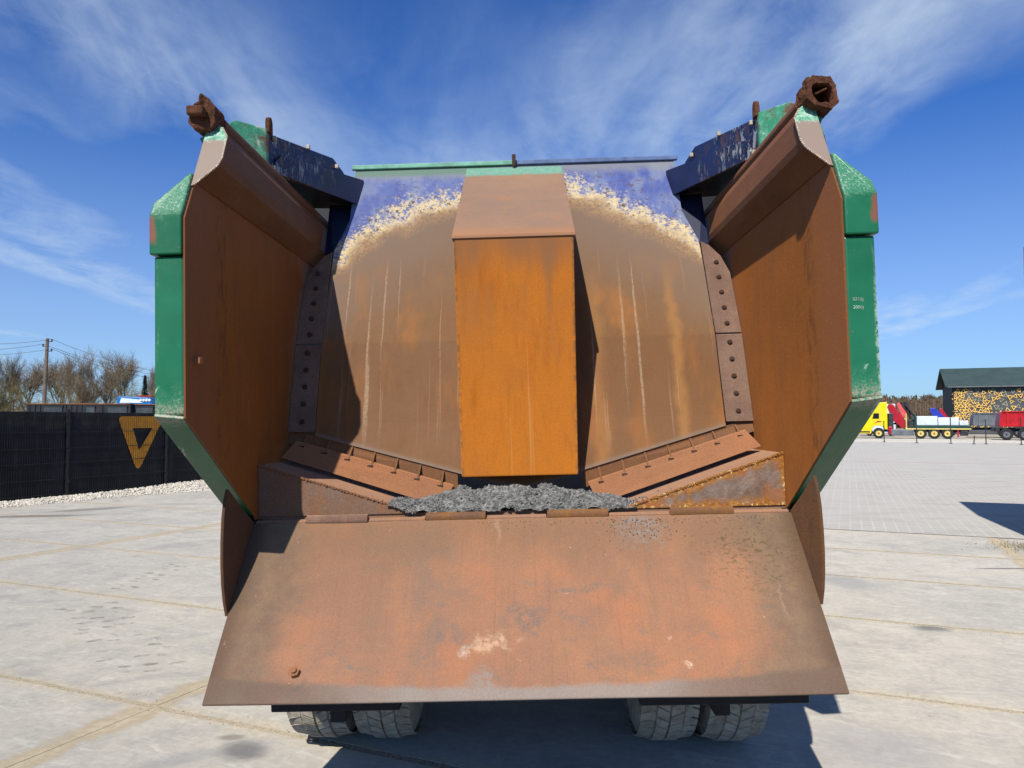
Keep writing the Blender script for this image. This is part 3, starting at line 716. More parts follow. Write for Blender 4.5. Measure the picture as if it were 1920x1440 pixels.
# ---- ejector (push-off wall)
EJ = [(0.30, 1.20), (0.46, 1.607), (0.585, 2.016), (0.85, 2.56), (1.12, 3.105), (1.127, 3.119)]
def yej(z):
    for (y0, z0), (y1, z1) in zip(EJ, EJ[1:]):
        if z <= z1 or (y1, z1) == EJ[-1]: return y0 + (y1 - y0) * (z - z0) / (z1 - z0)
def zlow(x): return 1.36 + 0.275 * (abs(x) - 0.3)
def half(z): return 1.0 if z < 2.55 else max(0.93, 1.0 - (z - 2.55) * 0.36)
mb = MB(); NX = 24; zs = [None, 1.607, 1.8, 2.016, 2.2, 2.4, 2.56, 2.75, 2.9, 3.105, 3.119]
grid = []
for zi in zs:
    row = []
    for i in range(NX + 1):
        f = -1 + 2 * i / NX; hw = half(zi if zi else 1.4); x = f * hw
        z = zlow(x) if zi is None else max(zi, zlow(x) + 0.004)
        row.append((x, yej(z), z))
    grid.append(row)
flat = [p for r in grid for p in r]
mb.poly(flat, [(r * (NX + 1) + i, r * (NX + 1) + i + 1, (r + 1) * (NX + 1) + i + 1, (r + 1) * (NX + 1) + i) for r in range(len(zs) - 1) for i in range(NX)])
ejector = mb.build('ejector_wall', M_ejector, trailer)
sol = ejector.modifiers.new('thickness', 'SOLIDIFY'); sol.thickness = 0.012; sol.offset = 0
tag(ejector, 'leaning push-off wall, blue at the top, worn brown below a cream arc')
# centre cover over the push cylinder
CW = 0.268
cp = [(0.232, 1.35), (0.072, 2.425), (yej(2.45) + 0.05, 2.45), (yej(1.36) + 0.25, 1.35)]
cov = MB().prism([(-CW, y, z) for y, z in cp], [(CW, y, z) for y, z in cp]).build('cylinder_cover', M_cover, ejector, 0.006)
rp = [(0.064, 2.421), (0.074, 2.436), (1.09, 3.078), (1.14, 3.06), (0.9, 2.46), (0.09, 2.418)]
MB().prism([(-CW - 0.008, y, z) for y, z in rp], [(CW + 0.008, y, z) for y, z in rp]).build('cover_roof', M_cover_roof, ejector, 0.004)
# wear strips down both edges, each with five domed bolts
for sg in (-1, 1):
    for (za, zb, cut) in ((1.575, 2.012, 0), (2.022, 2.55, 1)):
        pts = []
        def sp(x, z): return (sg * x, yej(z) - 0.018, z)
        if cut: out = [sp(1.004, za), sp(1.132, za), sp(1.130, 2.36), sp(1.095, 2.46), sp(1.045, 2.525), sp(1.004, zb)]
        else: out = [sp(1.004, za), sp(1.134, za), sp(1.132, zb), sp(1.004, zb)]
        MB().slab(out, (0, 0.014, 0.004)).build('wear_strip', M_strip, ejector, 0.002)
        for k in range(5):
            z = za + 0.05 + k * ((zb if not cut else 2.46) - za - 0.09) / 4
            z = min(z, 2.44); x = 1.066
            y = yej(z) - 0.018
            MB().lathe([(0.004, 0.0001), (0.004, 0.0135), (-0.009, 0.0125), (-0.014, 0.007), (-0.0145, 0.0001)], (sg * x, y, z), 'y', 12).build('bolt', M_bolt, ejector, smooth=False)
    # band, gussets and scraper blade under the wall
    def top(x): return Vector((sg * x, yej(zlow(x)) + 0.002, zlow(x)))
    def sct(x): return Vector((sg * x, 0.358 + (x - 0.33) * 0.055, 1.305 + (x - 0.33) * 0.298))
    def scb(x): return Vector((sg * x, 0.262 + (x - 0.40) * 0.045, 1.224 + (x - 0.40) * 0.322))
    MB().slab([top(0.30), top(1.134), sct(1.134) + Vector((0, 0.03, -0.02)), sct(0.30) + Vector((0, 0.03, -0.02))], (0, 0.01, 0)).build('lower_band', M_band, ejector)
    MB().slab([sct(0.32), sct(1.085), scb(1.125), scb(0.36)], (0, 0.014, 0.006)).build('scraper_blade', M_scraper, ejector, 0.003)
    for k in range(7):
        x = 0.37 + k * 0.112
        a = top(x) + Vector((0, -0.004, -0.004)); b = sct(x) + Vector((sg * 0.012, -0.012, -0.012)); c = sct(x) + Vector((sg * 0.012, 0.03, -0.01))
        MB().slab([a, b, c], (0.008, 0, 0)).build('gusset', M_band, ejector)
        MB().box(b + Vector((0, 0.004, -0.004)), (0.026, 0.024, 0.016)).build('gusset_foot', M_bolt, ejector)
# top bar with its latch
for x0, x1, m in ((-0.95, -0.004, M_green_top), (0.004, 0.95, M_blue)):
    MB().box(((x0 + x1) / 2, 1.106, 3.108), (x1 - x0, 0.030, 0.026)).build('top_bar', plain('pale_green_bar', lin(106, 158, 134), 0.5, 0.25, 12) if x0 < -0.5 else plain('blue_bar', lin(84, 102, 138), 0.5, 0.25, 12), ejector, 0.004)
MB().box((0.0, 1.072, 3.112), (0.022, 0.02, 0.070)).build('latch', M_bolt, ejector, 0.003)
# guide arms over the wall tops
for sg in (-1, 1):
    p_in, p_out = Vector((0.872, 1.06)), Vector((1.150, 0.20))
    dirv = (p_out - p_in).normalized(); nrm = Vector((dirv.y, -dirv.x))          # pointing inward/rearward
    if nrm.x > 0: nrm = -nrm
    ln = (p_out - p_in).length
    def gp(t, off, z): q = p_in + dirv * t - nrm * off; return (sg * q.x, q.y, z)
    zt0, zt1, zb0, zb1 = 3.02, 2.955, 2.862, 2.80
    fas = [gp(0, 0, zb0), gp(0, 0, zt0), gp(ln * 0.86, 0, zt1 + 0.01 - 0.05), gp(ln * 0.90, 0, zt1 - 0.07), gp(ln * 0.92, 0, zb1 + 0.012)]
    n3 = Vector((-sg * nrm.x, -nrm.y, 0)) * 0.012
    arm = MB().slab(fas, n3).build('guide_arm', M_blue, trailer, 0.003)
    # backing plate, taller, bolted
    bk = [gp(0.02, 0.016, zb0 + .02), gp(0.20, 0.016, zt0 - 0.01), gp(0.30, 0.016, zt0 + 0.035), gp(ln, 0.016, zt1 + 0.035), gp(ln, 0.016, zb1)]
    MB().slab(bk, n3).build('backing_plate', M_blue, arm, 0.002)
    for t, z in ((0.28, zt0 - 0.005), (0.55, zt0 + 0.012), (0.83, zt1 + 0.025), (0.84, zb1 + 0.035)):
        MB().box(gp(t, 0.006, z), (0.018, 0.018, 0.022)).build('bolt', plain('pale_bolt', lin(170, 160, 140), 0.5, 0.2, 30), arm, 0.003)
    # underside shelf and green end plate with its lifting lug
    MB().slab([gp(0, 0.004, zb0 + 0.004), gp(ln * 0.92, 0.004, zb1 + 0.016), gp(ln, 0.02, zb1 + 0.02), (sg * 1.262, 0.10, zb1 + 0.03), (sg * 1.262, 1.15, zb0 + 0.03), (sg * 1.0, 1.15, zb0 + 0.02)], (0, 0, 0.008)).build('shelf', M_black, arm)
    e0 = Vector(gp(ln + 0.004, -0.008, 0)); e1 = Vector((sg * 1.268, 0.06, 0))
    ep = [e0 + Vector((0, 0, zb1 - 0.005)), e0 + Vector((0, 0, zt1 + 0.045)), e0.lerp(e1, 0.85) + Vector((0, 0, zt1 + 0.045)), e1 + Vector((0, 0, zt1 + 0.025)), e1 + Vector((0, 0, zb1 + 0.02))]
    MB().slab(ep, (0, 0.03, 0)).build('end_plate', M_green_top, arm, 0.006)
    lg = e0 + Vector((sg * -0.012, 0.03, zt1 + 0.03)); lug = MB()
    pts = [(-0.026, 0), (-0.024, 0.05)] + [(0.024 * math.cos(R(180 - a)), 0.05 + 0.028 * math.sin(R(180 - a))) for a in (30, 60, 90, 120, 150)] + [(0.024, 0.05), (0.026, 0)]
    lug.slab([lg + Vector((0, dy, dz)) for dy, dz in pts], (sg * 0.022, 0, 0)).build('lifting_lug', M_block, arm, 0.004)
    MB().slab([(sg * 1.255, 0.12, 2.80), (sg * 1.255, 1.34, 2.86), (sg * 1.255, 1.34, 2.60), (sg * 1.255, 0.12, 2.60)], (sg * 0.008, 0, 0)).build('gap_shade_side', M_black, arm)  # added plate closing the gap under the arm; its black stands for shade
    MB().box((sg * 1.10, 1.36, 2.72), (0.32, 0.012, 0.58)).build('gap_shade_back', M_black, arm)  # added black filler behind the gap, painted in place of the arm's shade
    # dark gusset between arm and wall edge
    MB().slab([gp(0, 0.0, zb0 + 0.01), (sg * 1.002, yej(2.55) - 0.005, 2.548), (sg * 1.05, yej(2.55), 2.54), (sg * 1.055, yej(2.6) + .12, 2.86)], (0, 0.01, 0)).build('arm_gusset', M_navy, arm)

# ---- tailgate, lowered
G0, G1 = Vector((0, 0.0, 1.193)), Vector((0, -0.539, 0.613))
gd = (G1 - G0).normalized(); gn = Vector((0, gd.z, -gd.y))
if gn.y > 0: gn = -gn                                   # upper face normal, rearward and up
GW = 1.148
gate_top = G0 + gd * 0.012
def gq(x, t): return Vector((x, 0, 0)) + G0 + gd * t
GL = (G1 - G0).length
nx, nt = 28, 12; pts = []
for j in range(nt + 1):
    for i in range(nx + 1):
        x = -GW + 2 * GW * i / nx; t = 0.012 + (GL - 0.012) * j / nt
        dent = 0.007 * noise.noise(Vector((x * 2.1, t * 3.0, 5.0))) * (1 if 0 < i < nx else 0.5)
        pts.append(gq(x, t) + gn * dent)
mb = MB().poly(pts, [(j * (nx + 1) + i, j * (nx + 1) + i + 1, (j + 1) * (nx + 1) + i + 1, (j + 1) * (nx + 1) + i) for j in range(nt) for i in range(nx)])
gate = mb.build('tailgate', M_gate, trailer, smooth=True)
sol = gate.modifiers.new('thickness', 'SOLIDIFY'); sol.thickness = 0.014; sol.offset = 0
bvm = gate.modifiers.new('bevel', 'BEVEL'); bvm.width = 0.004; bvm.segments = 2; bvm.limit_method = 'ANGLE'; bvm.angle_limit = R(50)
tag(gate, 'lowered salmon-orange steel gate plate with grey worn edges')
for sg in (-1, 1):
    ear = [(0.0, 1.192), (-0.15, 1.275), (-0.285, 1.362), (-0.312, 1.32), (-0.332, 1.25), (-0.342, 1.16), (-0.344, 1.08), (-0.338, 1.0), (-0.324, 0.93), (-0.30, 0.868), (-0.27, 0.903)]
    xa, xb = GW - 0.001, GW + 0.011
    MB().prism([(sg * xa, y, z) for y, z in ear], [(sg * xb, y, z) for y, z in ear]).build('side_cheek', M_cheek, gate, 0.002)
    MB().box((sg * 1.152, 0.060, 1.15), (0.066, 0.10, 0.105)).build('hinge_corner', M_black, trailer)
    MB().box((sg * 1.235, 0.10, 1.05), (0.05, 0.10, 0.27)).build('corner_post', M_black, trailer, 0.01)
# knuckles: each a half pipe lying along the hinge line
for xa, xb, m in ((-0.918, -0.655, M_strip), (-0.405, -0.148, M_hinge), (0.115, 0.375, M_hinge), (0.640, 0.905, M_hinge)):
    MB().tube((xa, 0.0, 1.198), (xb, 0.0, 1.198), 0.021, n=16).build('hinge_knuckle', m, gate, 0.002)
for xa, xb in ((-1.14, -0.922), (-0.651, -0.409), (-0.144, 0.111), (0.379, 0.636), (0.909, 1.14)):
    MB().box(((xa + xb) / 2, 0.006, 1.186), (xb - xa, 0.030, 0.022), Matrix.Rotation(R(20), 3, 'X')).build('hinge_leaf', M_floor, gate, 0.003)
# hex bolt standing on the plate
bp = gq(-0.835, 0.680); hb = MB(); q = gn.to_track_quat('Z', 'Y').to_matrix()
hexp = [q @ Vector((0.021 * math.cos(R(60 * k + 15)), 0.021 * math.sin(R(60 * k + 15)), 0)) for k in range(6)]
hb.prism([bp + gn * 0.004 + p for p in hexp], [bp + gn * 0.024 + p for p in hexp])
hb.tube(bp + gn * 0.0245, bp + gn * 0.034, 0.011, n=10)
hb.build('hex_bolt', M_scraper, gate, 0.002)
for x in (-0.9, -0.45, 0.0, 0.45, 0.9):                 # stiffeners on the underside
    MB().slab([gq(x, 0.08) - gn * 0.010, gq(x, GL - 0.03) - gn * 0.010, gq(x, GL - 0.10) - gn * 0.09, gq(x, 0.12) - gn * 0.09], (0.012, 0, 0)).build('stiffener', M_black, gate)
# ---- under the body
for xa, xb in ((-1.02, -0.50), (0.46, 1.13)):
    MB().box(((xa + xb) / 2, -0.16, 0.486), (xb - xa, 0.06, 0.06)).build('underrun_bar', M_black, trailer, 0.006)
    MB().box(((xa + xb) / 2, 0.0, 0.70), (0.06, 0.30, 0.60)).build('bar_bracket', M_black, trailer)
for sg in (-1, 1): MB().box((sg * 0.45, 3.4, 1.02), (0.12, 6.6, 0.26)).build('chassis_beam', M_black, trailer)
def tyre_mesh():
    R0, HW = 0.50, 0.132
    prof = [(-HW + .02, 0.29), (-HW, 0.36), (-HW + 0.004, 0.43), (-HW + 0.022, 0.475), (-0.09, 0.487), (0.09, 0.487), (HW - 0.022, 0.475), (HW - 0.004, 0.43), (HW, 0.36), (HW - .02, 0.29)]
    mb = MB().lathe(prof, (0, 0, 0), 'x', 48)
    nb = 46                                              # tread blocks
    for row, (xc, wd, ph) in enumerate(((-0.100, 0.066, 0), (-0.033, 0.056, .5), (0.033, 0.056, 0), (0.100, 0.066, .5))):
        for i in range(nb):
            t0 = 2 * math.pi * (i + ph) / nb; dt = 2 * math.pi / nb * 0.84
            sk = 0.25 * 2 * math.pi / nb * (1 if row % 2 else -1)
            p = []
            for r in (0.482, R0 - (0.008 if row in (0, 3) else 0)):
                for (xx, tt) in ((xc - wd / 2, t0 - sk), (xc + wd / 2, t0 + sk), (xc + wd / 2, t0 + dt + sk), (xc - wd / 2, t0 + dt - sk)):
                    rr = r - (0.016 if abs(xx) > 0.12 and r > 0.485 else 0)
                    p.append((xx, rr * math.cos(tt), rr * math.sin(tt)))
            mb.prism(p[:4], p[4:])
    return mb.mesh('tyre')
tm = tyre_mesh(); tm.materials.append(M_tyre)
rm = MB().lathe([(-0.10, 0.30), (-0.12, 0.285), (-0.02, 0.22), (0.0, 0.10), (0.06, 0.10), (0.06, 0.26), (0.12, 0.285), (0.10, 0.30)], (0, 0, 0), 'x', 24).mesh('rim'); rm.materials.append(M_rim)
for yy in (0.74, 2.05, 3.36):
    MB().tube((-0.9, yy, 0.5), (0.9, yy, 0.5), 0.06, n=12).build('axle', M_black, trailer)
    for x in (-0.985, -0.672, 0.672, 0.990):
        w = empty('wheel', parent=trailer)
        zc = 0.5 + x * math.sin(TR_ROLL)
        w.location = (x, yy, zc); w.rotation_euler = (random.random() * 6, -TR_ROLL, 0)
        link('tyre', tm, w); link('rim', rm, w)
for sg in (-1, 1):
    MB().box((sg * 0.8, 5.9, 0.55), (0.12, 0.12, 0.95)).build('landing_leg', M_black, trailer)
    MB().box((sg * 0.8, 5.9, 0.035), (0.30, 0.30, 0.03)).build('landing_foot', M_black, trailer)

# ---- asphalt left on the floor lip
def asphalt():
    mb = MB(); nx, ny = 130, 44; pts = []
    for j in range(ny + 1):
        for i in range(nx + 1):
            x = -0.575 + 1.075 * i / nx; y = 0.005 + 0.33 * j / ny
            fx = min(1.0, (x + 0.575) / 0.26, (0.50 - x) / 0.28); fx = max(0, fx) ** 0.6
            fy = max(0, min(1.0, (y - 0.0) / 0.10)) ** 0.55 * (1.0 if y < 0.2 else max(0.35, 1 - (y - 0.2) * 2.4))
            h = 0.066 + 0.026 * noise.noise(Vector((x * 5.0, y * 7.0, 1.0))) + 0.020 * math.exp(-((x - 0.05) / 0.16) ** 2) + 0.014 * math.exp(-((x + 0.30) / 0.14) ** 2)
            z = zfloor(x) - 0.006 + h * fx * fy
            n = noise.multi_fractal(Vector((x * 20, y * 20, z * 20 + 3)), 0.7, 2.1, 5)
            c = noise.cell(Vector((x * 62, y * 62, 0.0)))
            z += (n * 0.005 + 0.055 * abs(noise.noise(Vector((x * 8, y * 8, 2.0)))) - 0.014) * fx
            yy = y + 0.010 * noise.noise(Vector((x * 28, y * 28, 9.0))) * fx
            pts.append((x, yy, z))
    mb.poly(pts, [(j * (nx + 1) + i, j * (nx + 1) + i + 1, (j + 1) * (nx + 1) + i + 1, (j + 1) * (nx + 1) + i) for j in range(ny) for i in range(nx)])
    def stone(c, r):
        vs = [Vector((random.gauss(0, 1), random.gauss(0, 1), random.gauss(0, 1))).normalized() * r * random.uniform(0.7, 1.2) for _ in range(7)]
        base = [Vector(v) for v in ((1, 0, 0), (-1, 0, 0), (0, 1, 0), (0, -1, 0), (0, 0, 1), (0, 0, -1))]
        q = Matrix.Rotation(random.random() * 6, 3, 'X') @ Matrix.Rotation(random.random() * 6, 3, 'Z')
        p = [Vector(c) + q @ (b * r * random.uniform(0.6, 1.25)) for b in base]
        mb.poly(p, [(0, 2, 4), (2, 1, 4), (1, 3, 4), (3, 0, 4), (2, 0, 5), (1, 2, 5), (3, 1, 5), (0, 3, 5)])
    for k in range(5200):
        i = random.randrange(nx + 1); j = min(ny, int(abs(random.gauss(0, 0.4)) * ny)); p = pts[j * (nx + 1) + i]
        if noise.noise(Vector((p[0] * 11, p[1] * 11, 4))) < -0.05 and random.random() < .85: continue
        stone((p[0] + random.uniform(-.006, .006), p[1], p[2] + 0.001), random.choice((0.003, 0.004, 0.004, 0.005, 0.006, 0.008, 0.011)) * random.uniform(0.7, 1.25))
    for k in range(260):                                  # loose crumbs at both ends and below the lip
        sd = random.choice((-1, 1)); x = sd * (0.38 + abs(random.gauss(0, 0.09))); y = random.uniform(0.02, 0.2)
        stone((x, y, zfloor(x) + 0.004), random.uniform(0.002, 0.006))
    for k in range(120):
        t = abs(random.gauss(0, 0.05)) + 0.03; x = 0.52 + random.gauss(0, 0.10)
        stone(gq(x, t) + gn * 0.010, random.uniform(0.0015, 0.004))
    for k in range(160):
        t = abs(random.gauss(0, 0.018)) + 0.03; x = random.uniform(-0.2, 1.1)
        stone(gq(x, t) + gn * 0.010, random.uniform(0.0012, 0.0032))
    return mb
ap = asphalt().build('asphalt_heap', M_asphalt)
ap.matrix_world = Matrix.Translation(trailer.location) @ trailer.rotation_euler.to_matrix().to_4x4()
tag(ap, 'lumpy grey asphalt residue lying on the floor lip below the orange cover', 'asphalt', kind='stuff')

# ------------------------------------------------------------------ left background: fence, gravel bank, containers, pole, trees
def mat_screen():
    M = Mat('fence_screen', 0.7, 0, 0.3); v = M.obj(); x, y, z = M.sep(v)
    n = M.noise(M.scale(v, 1, 1, 0.25), 2.2, 5, 0.65, 0.4); n2 = M.noise(M.scale(v, 8, 8, 0.7), 1.5, 4, 0.6)
    col = M.mix(M.step(n, 0.3, 0.75), (0.010, 0.010, 0.012, 1), (0.030, 0.029, 0.030, 1))
    col = M.mix(M.mul(M.step(n2, 0.55, 0.78), 0.5), col, (0.075, 0.073, 0.07, 1))
    M.bump(M.noise(v, 6, 4, 0.6), 0.03, 0.5)
    return M.out(col)
M_screen = mat_screen()
M_wire = plain('black_wire', (0.016, 0.016, 0.017, 1), 0.5, 0.3, 5)
M_logo = plain('logo_amber', lin(244, 158, 46), 0.7, 0.18, 5)
# fence runs along A; local frame: x along the fence, z up, built at its foot
F0 = Vector((-9.8 - 0.4003 * 9, 14.7 - 0.9164 * 9, 0)); FH = 1.80; PANEL = 2.52
FANG = math.atan2(A.y, A.x)
fence = empty('mesh_fence', F0, FANG)
tag(fence, 'black wire mesh fence with dark privacy screen and orange triangle logo, left of trailer', 'fence')
NP = 8
wire_v = MB().tube((0, 0, 0), (0, 0, FH), 0.005, n=4, caps=False).mesh('wire'); wire_v.materials.append(M_wire)
L0 = 0.35
for k in range(NP):
    x0 = L0 + k * PANEL
    MB().box((x0, 0.02, FH / 2 + 0.02), (0.06, 0.06, FH + 0.06)).build('post', M_wire, fence, 0.004)
    for cz in (0.35, 1.0, 1.6):
        MB().box((x0, -0.02, cz), (0.08, 0.03, 0.04)).build('clamp', M_wire, fence)
    # wavy cloth panel
    mb = MB(); nx, nz = 26, 8; pts = []
    for j in range(nz + 1):
        for i in range(nx + 1):
            x = x0 + 0.03 + (PANEL - 0.06) * i / nx; z = 0.02 + (FH - 0.03) * j / nz
            pts.append((x, 0.035 + 0.014 * noise.noise(Vector((x * 1.6, z * 1.1, 3))) + 0.004 * math.sin(x * 9), z))
    mb.poly(pts, [(j * (nx + 1) + i, j * (nx + 1) + i + 1, (j + 1) * (nx + 1) + i + 1, (j + 1) * (nx + 1) + i) for j in range(nz) for i in range(nx)])
    mb.build('privacy_screen', M_screen, fence, smooth=True)
    wm = MB()
    for i in range(49):
        x = x0 + 0.04 + (PANEL - 0.08) * i / 48; wm.box((x, 0.0, FH / 2), (0.0045, 0.005, FH))
    for z in (0.12, 0.42, 0.75, 1.05, 1.38, 1.72): wm.box((x0 + PANEL / 2, -0.008, z), (PANEL - 0.06, 0.008, 0.010))
    tag(wm.build('wire_mesh', M_wire, fence), kind='stuff')
# logo: rounded triangle pointing down with a triangular hole, printed on the screen
def rounded(pts, r, n=7):
    out = []
    for i, p in enumerate(pts):
        a = Vector(pts[i - 1]) - Vector(p); b = Vector(pts[(i + 1) % len(pts)]) - Vector(p)
        la, lb = a.length, b.length; a.normalize(); b.normalize()
        d = min(r / math.tan(a.angle(b) / 2), la * .45, lb * .45)
        q0 = Vector(p) + a * d; q1 = Vector(p) + b * d
        for k in range(n + 1):
            t = k / n; out.append(q0 * (1 - t) ** 2 + Vector(p) * 2 * t * (1 - t) + q1 * t * t)
    return out
def fence_x(u):                                            # along-fence position seen at pixel column u
    a = (u - 960) / 1441.0
    # solve F0 + A*t on the ray x = a*y
    return (a * F0.y - F0.x) / (A.x - a * A.y)
xl, xr = fence_x(227), fence_x(305); wd = xr - xl
def lg(pts, rad): return [Vector((xl + q.x * wd, q.y)) for q in rounded([Vector(q) for q in pts], rad)]
outer = lg([(-0.065, 1.715), (1.045, 1.715), (0.43, 0.42)], 0.10)
inner = lg([(0.29, 1.445), (0.765, 1.445), (0.45, 0.94)], 0.004)
n = len(outer); ys = 0.012
pts = [(p.x, ys, p.y) for p in outer] + [(p.x, ys, p.y) for p in inner]
MB().poly(pts, [(i, (i + 1) % n, n + (i + 1) % n, n + i) for i in range(n)]).build('triangle_logo', M_logo, fence).modifiers.new('t', 'SOLIDIFY').thickness = 0.004
# gravel bank at the fence foot: stones as one mass
def stones(n, fn, r0, r1, mb):
    for k in range(n):
        c = fn(); r = random.uniform(r0, r1)
        base = ((1, 0, 0), (-1, 0, 0), (0, 1, 0), (0, -1, 0), (0, 0, 1), (0, 0, -1)); a = random.random() * 6
        q = Matrix.Rotation(a, 3, 'Z') @ Matrix.Rotation(a * 1.7, 3, 'X')
        mb.poly([Vector(c) + q @ (Vector(b) * r * random.uniform(0.6, 1.2)) for b in base], [(0, 2, 4), (2, 1, 4), (1, 3, 4), (3, 0, 4), (2, 0, 5), (1, 2, 5), (3, 1, 5), (0, 3, 5)])
gm = MB(); FT = F0.x * B.x + F0.y * B.y
pts = []; nx, ny = 90, 8
def bank(s, w):
    wid = 0.55 + 0.35 * noise.noise(Vector((s * 0.5, 0, 0))) + 1.6 * math.exp(-((s - 15.6) / 2.6) ** 2)
    return wid, 0.05 + 0.10 * math.exp(-((s - 15.6) / 2.4) ** 2)
for i in range(nx + 1):
    s = 3 + 22.0 * i / nx; wid, h = bank(s, 0)
    for j in range(ny + 1):
        f = j / ny; t = FT - 0.5 + (wid + 0.5) * f
        z = h * (1 - f ** 1.5) - 0.01 * f + 0.02 * noise.noise(Vector((s * 3, t * 3, 0))) * (1 - f)
        pts.append(yd(s, t, z + 0.005))
gm.poly(pts, [(i * (ny + 1) + j, i * (ny + 1) + j + 1, (i + 1) * (ny + 1) + j + 1, (i + 1) * (ny + 1) + j) for i in range(nx) for j in range(ny)])
def rnd():
    s = random.uniform(7, 24); wid, h = bank(s, 0); f = abs(random.gauss(0, 0.55)); f = f if f < 1.15 else random.random()
    return yd(s, FT + wid * f, max(0.004, h * (1 - min(1, f) ** 1.5)) + 0.006)
stones(5200, rnd, 0.014, 0.036, gm)
tag(gm.build('gravel_bank', plain('white_limestone', lin(200, 193, 178), 0.95, 0.3, 9, world_pos=True)), 'white crushed stone banked along the foot of the black fence', 'gravel', kind='stuff')

# black site containers behind the fence
M_cont = plain('container_black', (0.02, 0.021, 0.024, 1), 0.5, 0.3, 3)
M_cont_roof = plain('container_roof_edge', lin(128, 84, 52), 0.7, 0.3, 3)
M_glass = plain('dark_glass', (0.05, 0.055, 0.06, 1), 0.12, 0.4, 0.8, spec=0.6)
def container(name, u0, u1, d, ztop, wins, label):
    p0 = Vector(((u0 - 960) / 1441 * d, d, 0)); L = (u1 - u0) / 1441 * d
    e = empty(name, p0, 0); tag(e, label, 'container', 'site containers behind the fence')
    MB().box((L / 2, 1.2, ztop / 2), (L, 2.3, ztop - 0.08)).build('body', M_cont, e)
    rb = MB()
    nr = int(L / 0.28)
    for i in range(nr):
        x = (i + .5) * L / nr
        if any(a * L - .1 < x < b * L + .1 for a, b in wins): continue
        rb.box((x, 0.03, ztop / 2), (0.12, 0.05, ztop - 0.16))
    tag(rb.build('corrugation', M_cont, e), kind='stuff')
    MB().box((L / 2, 1.2, ztop - 0.02), (L + 0.04, 2.4, 0.05)).build('roof_edge', M_cont_roof, e)
    for a, b in wins:
        w = MB().box(((a + b) / 2 * L, 0.02, ztop - 0.55), ((b - a) * L, 0.06, 0.75)).build('window', M_glass, e)
        for z in (-0.4, 0.4): MB().box(((a + b) / 2 * L, 0.005, ztop - 0.55 + z), ((b - a) * L + .08, 0.08, 0.06)).build('window_frame', M_cont, w)
container('site_container', 49, 244, 42, 2.57, ((0.17, 0.35), (0.58, 0.66), (0.79, 0.97)), 'long black site container with three window panes behind the fence')
container('site_container', 247, 330, 42.4, 2.55, ((0.05, 0.48),), 'short black container with one window half hidden by the trailer')
# blue and white truck cab top behind the containers
def P(u, v, d): return Vector(((u - 960) / 1441 * d, d, 1.6 + (790 - v) / 1441 * d))
bt = empty('parked_truck', (P(252, 757, 50).x, 50, 0)); tag(bt, 'blue and white truck cab roof with lamp bar showing above the container', 'truck')
m_tb = plain('truck_blue', lin(24, 110, 176), 0.3, 0.15, 3); m_tw = plain('truck_white', lin(214, 220, 226), 0.3, 0.1, 3)
MB().prism([(-1.15, 0, 0.6), (-1.15, 0, 3.2), (-0.7, 0, 3.22), (0.9, 0, 3.15), (1.15, 0, 2.8), (1.15, 0, 0.6)], [(-1.15, 2.4, 0.6), (-1.15, 2.4, 3.2), (-0.7, 2.4, 3.22), (0.9, 2.4, 3.15), (1.15, 2.4, 2.8), (1.15, 2.4, 0.6)]).build('cab', m_tb, bt, 0.05)
MB().prism([(-0.95, -0.02, 2.80), (-0.85, -0.02, 3.12), (0.25, -0.02, 3.02), (0.55, -0.02, 2.80)], [(-0.95, 0.02, 2.80), (-0.85, 0.02, 3.12), (0.25, 0.02, 3.02), (0.55, 0.02, 2.80)]).build('white_flash', m_tw, bt)
MB().box((0.55, 0.3, 3.24), (0.95, 0.15, 0.08)).build('lamp_bar', plain('red_lamp_bar', lin(160, 50, 40), 0.4, 0.1, 3), bt)
for k in range(4): MB().lathe([(-0.02, 0.001), (-0.02, 0.09), (0.04, 0.09), (0.04, 0.001)], (0.42 + k * 0.19, -0.04, 2.98), 'y', 12).build('lamp', m_tw, bt)
for x in (-0.6, 0.6): MB().lathe([(-0.12, 0.2), (-0.14, 0.45), (-0.1, 0.5), (0.1, 0.5), (0.14, 0.45), (0.12, 0.2)], (x, 0.2, 0.5), 'y', 16).build('wheel', M_black, bt)

# utility pole with insulators and three wires either way
POLE_D = 55.0
pole_p = P(81, 790, POLE_D); pole = empty('utility_pole', (pole_p.x, POLE_D, 0)); tag(pole, 'wooden utility pole with insulators carrying wires above the trees', 'utility pole')
ptop = P(85.5, 634, POLE_D); M_pole = plain('pole_wood', lin(112, 98, 84), 0.9, 0.25, 3); M_ins = plain('insulator', lin(70, 62, 58), 0.4, 0.2, 8)
MB().tube((0, 0, 0), (ptop.x - pole_p.x, 0, ptop.z), 0.16, 0.11, n=10).build('mast', M_pole, pole)
wire_far = []
for (v0, off, vl, vr) in ((637, .32, 637, 702), (646, -.30, 650, 708), (655, .32, 661, 716)):
    q = P(85.5, v0, POLE_D); lx = q.x - pole_p.x
    MB().box((lx + off / 2, 0, q.z - 0.12), (abs(off) + .05, 0.05, 0.05)).build('crossarm', M_ins, pole)
    MB().lathe([(0, 0.001), (0, 0.07), (0.08, 0.05), (0.16, 0.06), (0.16, 0.001)], (lx + off, 0, q.z - 0.10), 'z', 8).build('insulator', M_ins, pole)
    for tgt, dd in ((P(-150, vl - 2, 52), 0), (P(330, vr + 0, 62), 0)):
        mb = MB(); a = Vector((lx + off, 0, q.z + 0.05)); b = tgt - Vector((pole_p.x, POLE_D, 0)); prev = a
        for i in range(1, 13):
            t = i / 12; c = a.lerp(b, t) - Vector((0, 0, 4 * 0.35 * t * (1 - t))); mb.tube(prev, c, 0.014, n=4, caps=False); prev = c
        mb.build('wire', M_ins, pole)

